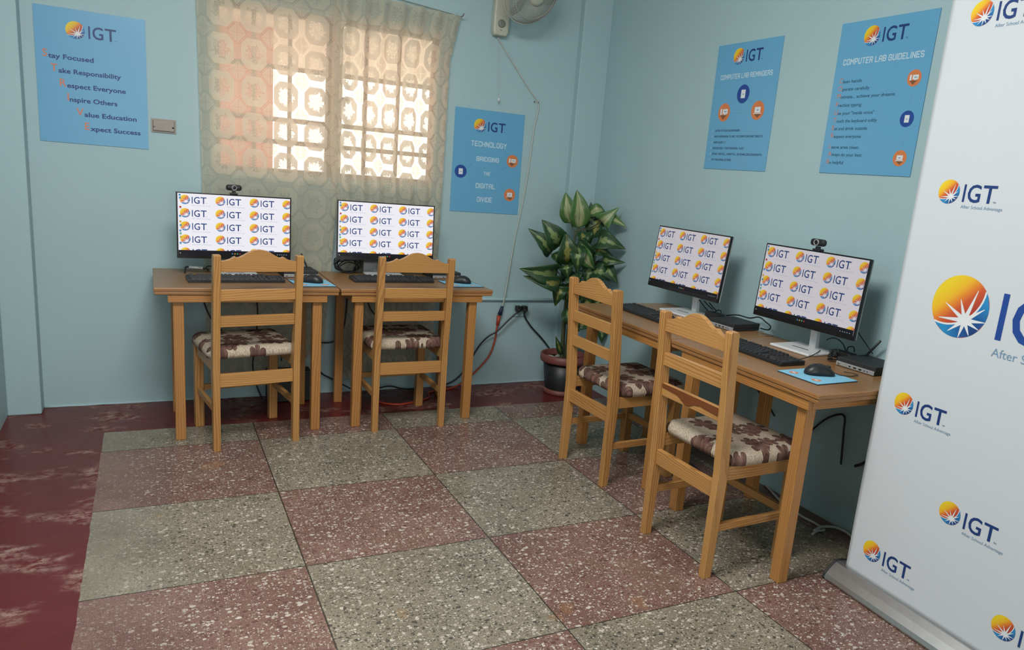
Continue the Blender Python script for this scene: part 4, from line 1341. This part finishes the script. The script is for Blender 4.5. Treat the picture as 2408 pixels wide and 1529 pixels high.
cable('black cable sagging under the desk that meets the banner', [(xw, -1.42, .36), (xw, -1.50, .45), (xw, -1.58, .49), (xw, -1.595, .42), (xw, -1.605, .33), (xw, -1.61, .28)], .0045)
cable('thick black cable sloping under the near desk toward the banner', [(xw, -1.68, .30), (xw, -1.72, .33), (xw, -1.80, .42), (xw, -1.88, .50), (xw, -1.93, .57)], .006)
cable('pale cord lying along the foot of the right wall', [tuple(ray_to(px, py, 2, .006)) for px, py in ((1795, 1135), (1840, 1183), (1885, 1214), (1915, 1230), (1938, 1246), (1922, 1249), (1910, 1256))], .0055, 'floor_cord', M_CORD_W)
cable('pale cord end curving toward the banner foot', [tuple(ray_to(px, py, 2, .012)) for px, py in ((1915, 1248), (1935, 1239), (1965, 1241), (1990, 1252), (2006, 1266))], .006, 'floor_cord', M_CORD_W)

# power bricks, cable coils and loose leads on the desks
def coil(label, c, R0, n, seed, rz=0.0, squash=.55, thick=.0032, lean=0.0):
    random.seed(seed)
    b = bmn(); pts = []
    N = n * 14
    for i in range(N + 1):
        a = 2 * PI * i / 14
        rr = R0 * (.72 + .28 * random.random())
        x, y = rr * math.cos(a), rr * squash * math.sin(a)
        z = thick + .0005 + .052 * (i / N) * random.uniform(.6, 1.0) + lean * max(0, x * .2 + rr * .5)
        pts.append(T(*c) @ R(rz, 'Z') @ Vector((x, y, z)))
    tube(b, pts, thick, 7, 0, 3)
    return tag(obj('cable_coil', b, M_CABLE), label, 'cable')
def brick(label, c, s, rz, lead):
    t = thing('power_adapter', label, 'power adapter', c, (0, 0, rz))
    b = bmn(); box(b, (0, 0, s[2] / 2), s, .005); obj('brick', b, M_BLACK, t)
    b = bmn(); tube(b, lead, .0026, 7); obj('lead', b, M_CABLE, t)
def arch_coil(label, c, rx, rz, n, seed, thick):
    random.seed(seed)
    b = bmn(); pts = []
    N = n * 16
    for i in range(N + 1):
        a = 2 * PI * i / 16
        q = i / N
        k_ = 1 - .45 * q + .06 * random.random()
        pts.append(Vector((rx * k_ * math.cos(a) + .008 * math.sin(i), .024 * math.sin(q * 19) + .006 * math.cos(a * 2), thick + .0006 + rz * k_ * (1 + math.sin(a)))) + Vector(c))
    tube(b, pts, thick, 7, 0, 3)
    return tag(obj('cable_coil', b, M_CABLE), label, 'cable')
arch_coil('upright coil of dark cable left of the monitor below the technology poster', (1.222, .607, ZD), .080, .047, 7, 3, .0036)
t = thing('adapter_cable', 'black cable with a pale sleeve at the far left desk', 'cable', (.405, .50, ZD + EPS))
b = bmn(); tube(b, [(-.025, -.03, .004), (-.022, -.01, .020), (-.012, 0, .030), (.070, 0, .024), (.084, .03, .012), (.086, .06, .005)], .0042, 8); obj('cable', b, M_CABLE, t)
b = bmn(); tube(b, [(-.006, 0, .0295), (.058, 0, .0255)], .0060, 10, 0, 0); obj('sleeve', b, M_WHITE_PL, t)
coil('tangle of black leads between the adapter and computer at the banner', (2.668, -1.600, ZD + EPS), .034, 4, 8, .4, .6, .0024)
brick('black power adapter behind the monitor stand near the banner', (2.752, -1.578, ZD + EPS), (.100, .044, .032), rad(-90), [(.0, .02, .024), (-.01, .03, .045), (.02, .026, .055), (.04, .012, .040)])
brick('black power adapter resting between the right-hand monitors', (2.712, -.806, ZD + EPS), (.100, .048, .040), rad(-90), [(-.01, 0, .038), (.01, .012, .055), (.04, .004, .050), (.045, -.01, .030)])
brick('black power adapter behind the stand of the curtain monitor', (.575, .612, ZD + EPS), (.11, .045, .036), rad(2), [(-.055, 0, .016), (-.08, .0, .02), (-.10, -.01, .004)])
t = thing('grey_metal_box', 'grey metal box behind the stand below the technology poster', 'box', (1.372, .625, ZD + EPS))
b = bmn(); box(b, (0, 0, .030), (.125, .036, .060), .004); obj('case', b, M_SILVER, t)
b = bmn(); box(b, (.012, -.0185, .016), (.03, .001, .010)); obj('paper_label', b, M_WHITE_PL, t)
t = thing('backup_power_unit', 'black box standing on the red floor behind the leftmost chair', 'power unit', (.905, .608, .0), (0, 0, 0))
b = bmn(); box(b, (0, 0, .092), (.235, .10, .176), .006); obj('case', b, M_BLACK_SOFT, t)
b = bmn(); box(b, (0, -.0515, .10), (.20, .003, .13), .001); obj('front_grille', b, M_BLACK, t)
t = thing('power_strip', 'black power strip on the floor below the right-hand desks', 'power strip', (2.55, -.985, .0), (0, 0, rad(80)))
b = bmn(); box(b, (0, 0, .022), (.26, .06, .040), .006); obj('case', b, M_BLACK_SOFT, t)
for i in range(4):
    b = bmn(); lathe(b, [(0, .0425), (.018, .0425), (.018, .0432), (0, .0434)], 16, T(-.09 + .06 * i, 0, 0)); obj('socket', b, M_BLACK, t)
cable('black lead curving out of the mini computer between right-hand monitors', [tuple(ray_to(px, py, 0, 2.795)) for px, py in ((1708, 742), (1735, 741), (1762, 748), (1785, 746), (1800, 757), (1812, 768), (1806, 776), (1788, 772))], .0032, 'power_lead')
cable('thin black lead arching below the monitor beside the banner', [tuple(ray_to(px, py, 0, 2.780)) for px, py in ((1944, 800), (1955, 795), (1970, 798), (1984, 812), (1990, 832))], .0024, 'power_lead')
cable('thin black lead sloping from monitor edge to the banner side computer', [tuple(ray_to(px, py, 0, 2.805)) for px, py in ((2012, 768), (2020, 785), (2035, 807), (2052, 832))], .0022, 'power_lead')
cable('thin keyboard lead crossing the monitor base near the banner', [tuple(ray_to(px, py, 2, ZD + .016)) for px, py in ((1880, 845), (1900, 840), (1918, 832), (1929, 824))], .0018, 'power_lead')
for i, (a, c_) in enumerate((((1644, 705), (1668, 735)), ((1656, 708), (1676, 728)), ((1668, 712), (1684, 730)))):
    p0, p1 = ray_to(*a, 0, 2.74), ray_to(*c_, 0, 2.74)
    cable(('lead hanging nearest the stand of the monitor by the plant', 'middle one of three leads hanging under the plant-side monitor', 'lead hanging nearest the mini computer under the plant-side monitor')[i], [tuple(p0), tuple((p0 + p1) / 2 + Vector((0, -.004, -.004))), tuple(p1)], .0028, 'power_lead')

# ================================================================ POTTED PLANT
PX, PY = 2.585, .440
t = thing('potted_plant', 'tall variegated leafy plant in a black pot in the corner', 'plant', (PX, PY, 0))
b = bmn(); lathe(b, [(.0, .004), (.098, .004), (.108, .03), (.130, .215), (.122, .215), (.10, .05), (0, .05)], 40); obj('pot', b, M_POT, t)
b = bmn(); lathe(b, [(.128, .212), (.148, .212), (.152, .222), (.150, .258), (.140, .262), (.134, .256), (.128, .222)], 40); obj('pot_rim', b, M_POT_RIM, t)
b = bmn(); lathe(b, [(0, .0), (.112, .0), (.116, .012), (.110, .034), (.106, .034)], 40); obj('pot_foot', b, M_POT_RIM, t)
b = bmn(); lathe(b, [(.128, .205), (.09, .212), (.0, .216)], 32); obj('soil', b, M_SOIL, t)
random.seed(4)
for k in range(9):
    a = 2 * PI * k / 9 + random.random() * .4; rr = random.uniform(.05, .095)
    b = bmn(); r_ = bmesh.ops.create_icosphere(b, subdivisions=2, radius=1)
    sx, sy, sz = random.uniform(.024, .036), random.uniform(.018, .028), random.uniform(.010, .016)
    for v in b.verts:
        n_ = 1 + .18 * mnoise.noise(v.co * 1.7 + Vector((k, 0, 0))); v.co = R(a * 2, 'Z') @ Vector((v.co.x * sx * n_, v.co.y * sy * n_, v.co.z * sz * n_))
        v.co += Vector((rr * math.cos(a), rr * math.sin(a), .221 + .006))
    obj('pebble', b, M_STONE, t, smooth=True)
def lp(zx, zy, dy=0.0):     # reading of the photograph around the plant, at depth PY + dy, in plant space
    p = ray_to(1180 + zx / 2.884, 430 + zy / 2.884, 1, PY + dy); return p - Vector((PX, PY, 0))
# base, tip, width (in reading units), depth offset of base and tip, droop, pale?
LV = [((520, 305), (512, 50), 108, .00, -.02, .02, 1), ((470, 275), (432, 66), 92, .03, .03, .02, 1), ((588, 340), (606, 130), 52, .02, .02, .01, 0), ((588, 215), (708, 192), 66, .0, -.03, .03, 1),
      ((618, 375), (700, 195), 92, -.02, .0, .02, 0), ((708, 268), (780, 178), 96, -.05, -.18, .05, 1), ((735, 235), (836, 292), 60, -.05, -.24, .03, 1), ((390, 430), (277, 254), 112, -.02, -.04, .03, 0), ((332, 480), (190, 314), 92, .02, -.02, .04, 0),
      ((438, 555), (436, 338), 112, -.06, -.10, .03, 0), ((375, 600), (136, 590), 118, -.05, -.12, .05, 0), ((402, 665), (162, 640), 84, -.05, -.11, .06, 0), ((520, 420), (514, 610), 82, -.08, -.14, .04, 0),
      ((528, 395), (645, 500), 84, -.08, -.12, .03, 0), ((540, 440), (626, 588), 78, -.10, -.15, .03, 1), ((650, 405), (832, 440), 108, -.06, -.25, .05, 0), ((640, 470), (745, 490), 80, -.06, -.16, .05, 0),
      ((690, 510), (838, 542), 66, -.08, -.26, .04, 0), ((690, 575), (808, 676), 84, -.08, -.22, .04, 0), ((600, 610), (735, 660), 92, -.08, -.16, .05, 0), ((402, 690), (362, 832), 76, -.06, -.10, .04, 0),
      ((735, 765), (808, 785), 60, -.06, -.22, .03, 0), ((405, 1165), (366, 1042), 34, -.02, -.05, .01, 0), ((500, 900), (520, 1010), 74, -.06, -.10, .03, 0), ((740, 960), (775, 1082), 66, -.04, -.12, .03, 0), ((345, 480), (410, 560), 66, -.02, -.05, .03, 0),
      ((430, 560), (450, 640), 84, -.05, -.10, .03, 0), ((660, 530), (690, 640), 84, .0, -.05, .03, 0), ((550, 350), (600, 420), 70, -.02, -.06, .03, 0), ((560, 700), (540, 800), 90, -.08, -.12, .03, 0), ((600, 560), (570, 690), 80, -.04, -.10, .03, 0),
      ((700, 690), (640, 740), 60, .0, -.04, .03, 0), ((480, 620), (520, 720), 90, -.07, -.12, .04, 0), ((640, 250), (560, 250), 60, .03, .02, .02, 0),
      ((440, 850), (480, 985), 74, -.04, -.08, .04, 0), ((560, 930), (470, 1000), 80, -.05, -.09, .03, 0), ((600, 880), (700, 770), 74, -.06, -.10, .03, 0), ((640, 880), (745, 985), 66, -.05, -.10, .04, 0), ((420, 760), (330, 700), 70, -.05, -.09, .04, 0), ((560, 760), (640, 830), 80, -.06, -.10, .04, 0),
      ((520, 470), (455, 400), 90, .05, .04, .03, 0), ((560, 520), (640, 420), 96, .05, .0, .03, 0), ((600, 600), (690, 590), 90, .0, -.06, .04, 0), ((620, 640), (600, 740), 84, -.02, -.08, .03, 0),
      ((450, 640), (400, 560), 80, .03, .0, .03, 0), ((540, 330), (545, 440), 70, -.03, -.06, .02, 0), ((470, 700), (440, 790), 80, -.04, -.10, .03, 0), ((650, 700), (740, 720), 70, -.05, -.12, .03, 0)]
STEMS = [[(0, 0, .21), (-.012, .01, .45), (-.005, 0, .75), (.0, 0, 1.05)], [(.02, .01, .21), (.03, .02, .5), (.045, .015, .8), (.06, .0, 1.0)], [(-.02, -.01, .21), (-.035, -.02, .42), (-.04, -.03, .62), (-.035, -.02, .85)]]
for st in STEMS:
    b = bmn(); tube(b, st, lambda s: .012 - .006 * s, 8); obj('stem', b, M_STEM, t)
def near_stem(p):
    best = None
    for st in STEMS:
        for q in smooth_path(st, 8):
            if q.z < p.z + .02:
                d = (q - p).length + abs(q.z - (p.z - .06)) * .6
                if best is None or d < best[0]: best = (d, q)
    return best[1] if best else Vector((0, 0, .22))
for i, (ba, tp, wd, d0, d1, dr, pale) in enumerate(LV):
    A, B_ = lp(*ba, d0), lp(*tp, d1)
    for q in (A, B_): q.x = min(q.x, XR - .045 - PX); q.y = min(q.y, YB - .05 - PY)
    ax = B_ - A; L = ax.length; u = ax.normalized()
    view = (CAM - Vector((PX, PY, 0)) - A).normalized()
    random.seed(100 + i)
    side = u.cross(view).normalized()
    side = (side + view * random.uniform(-.45, .45)).normalized(); side = (side - u * side.dot(u)).normalized()
    nrm = side.cross(u).normalized()
    if nrm.dot(view) < 0: nrm = -nrm
    W_ = wd / 2.884 / F_PX * (CAM - Vector((PX, PY, 0)) - A).length * .66
    b = bmn(); uv = b.loops.layers.uv[0]
    NL, NWd = 18, 8
    gg = []
    for j in range(NL + 1):
        s = j / NL
        ww = W_ * (max(0.0, math.sin(PI * s ** .68)) ** .60 * (1.0 - s ** 5 * .55) * (1 + .05 * mnoise.noise((s * 7, i, 0))) + .0)
        row = []
        for q in range(NWd + 1):
            v = -1 + 2 * q / NWd
            p = A + ax * s + nrm * (dr * 1.6 * math.sin(PI * s) - .25 * abs(v) * ww * -1 * .9 * 0 + (abs(v) ** 1.3) * ww * .28 - dr * .5 * s * s)
            p += side * (v * ww) + nrm * (.006 * mnoise.noise((s * 5, v * 2, i)))
            p.x = min(p.x, XR - .012 - PX); p.y = min(p.y, YB - .03 - PY)
            row.append((b.verts.new(p), (s, v)))
        gg.append(row)
    for j in range(NL):
        for q in range(NWd):
            cs = [gg[j][q], gg[j][q + 1], gg[j + 1][q + 1], gg[j + 1][q]]
            f = b.faces.new([c_[0] for c_ in cs]); f.smooth = True
            for l, c_ in zip(f.loops, cs): l[uv].uv = c_[1]
    o = obj('leaf', b, M_LEAF2 if pale else M_LEAF, t, recalc=False)
    so = o.modifiers.new('thickness', 'SOLIDIFY'); so.thickness = .0007
    s0 = near_stem(A)
    b = bmn(); mid = (A + s0) / 2 + Vector((0, 0, -.015)); tube(b, [s0, mid, A + nrm * .001, A + u * L * .3 + nrm * dr * 1.2], lambda s: .0032 - .0016 * s, 6)
    obj('leaf_stalk', b, M_STEM, o)

bpy.context.view_layer.update()
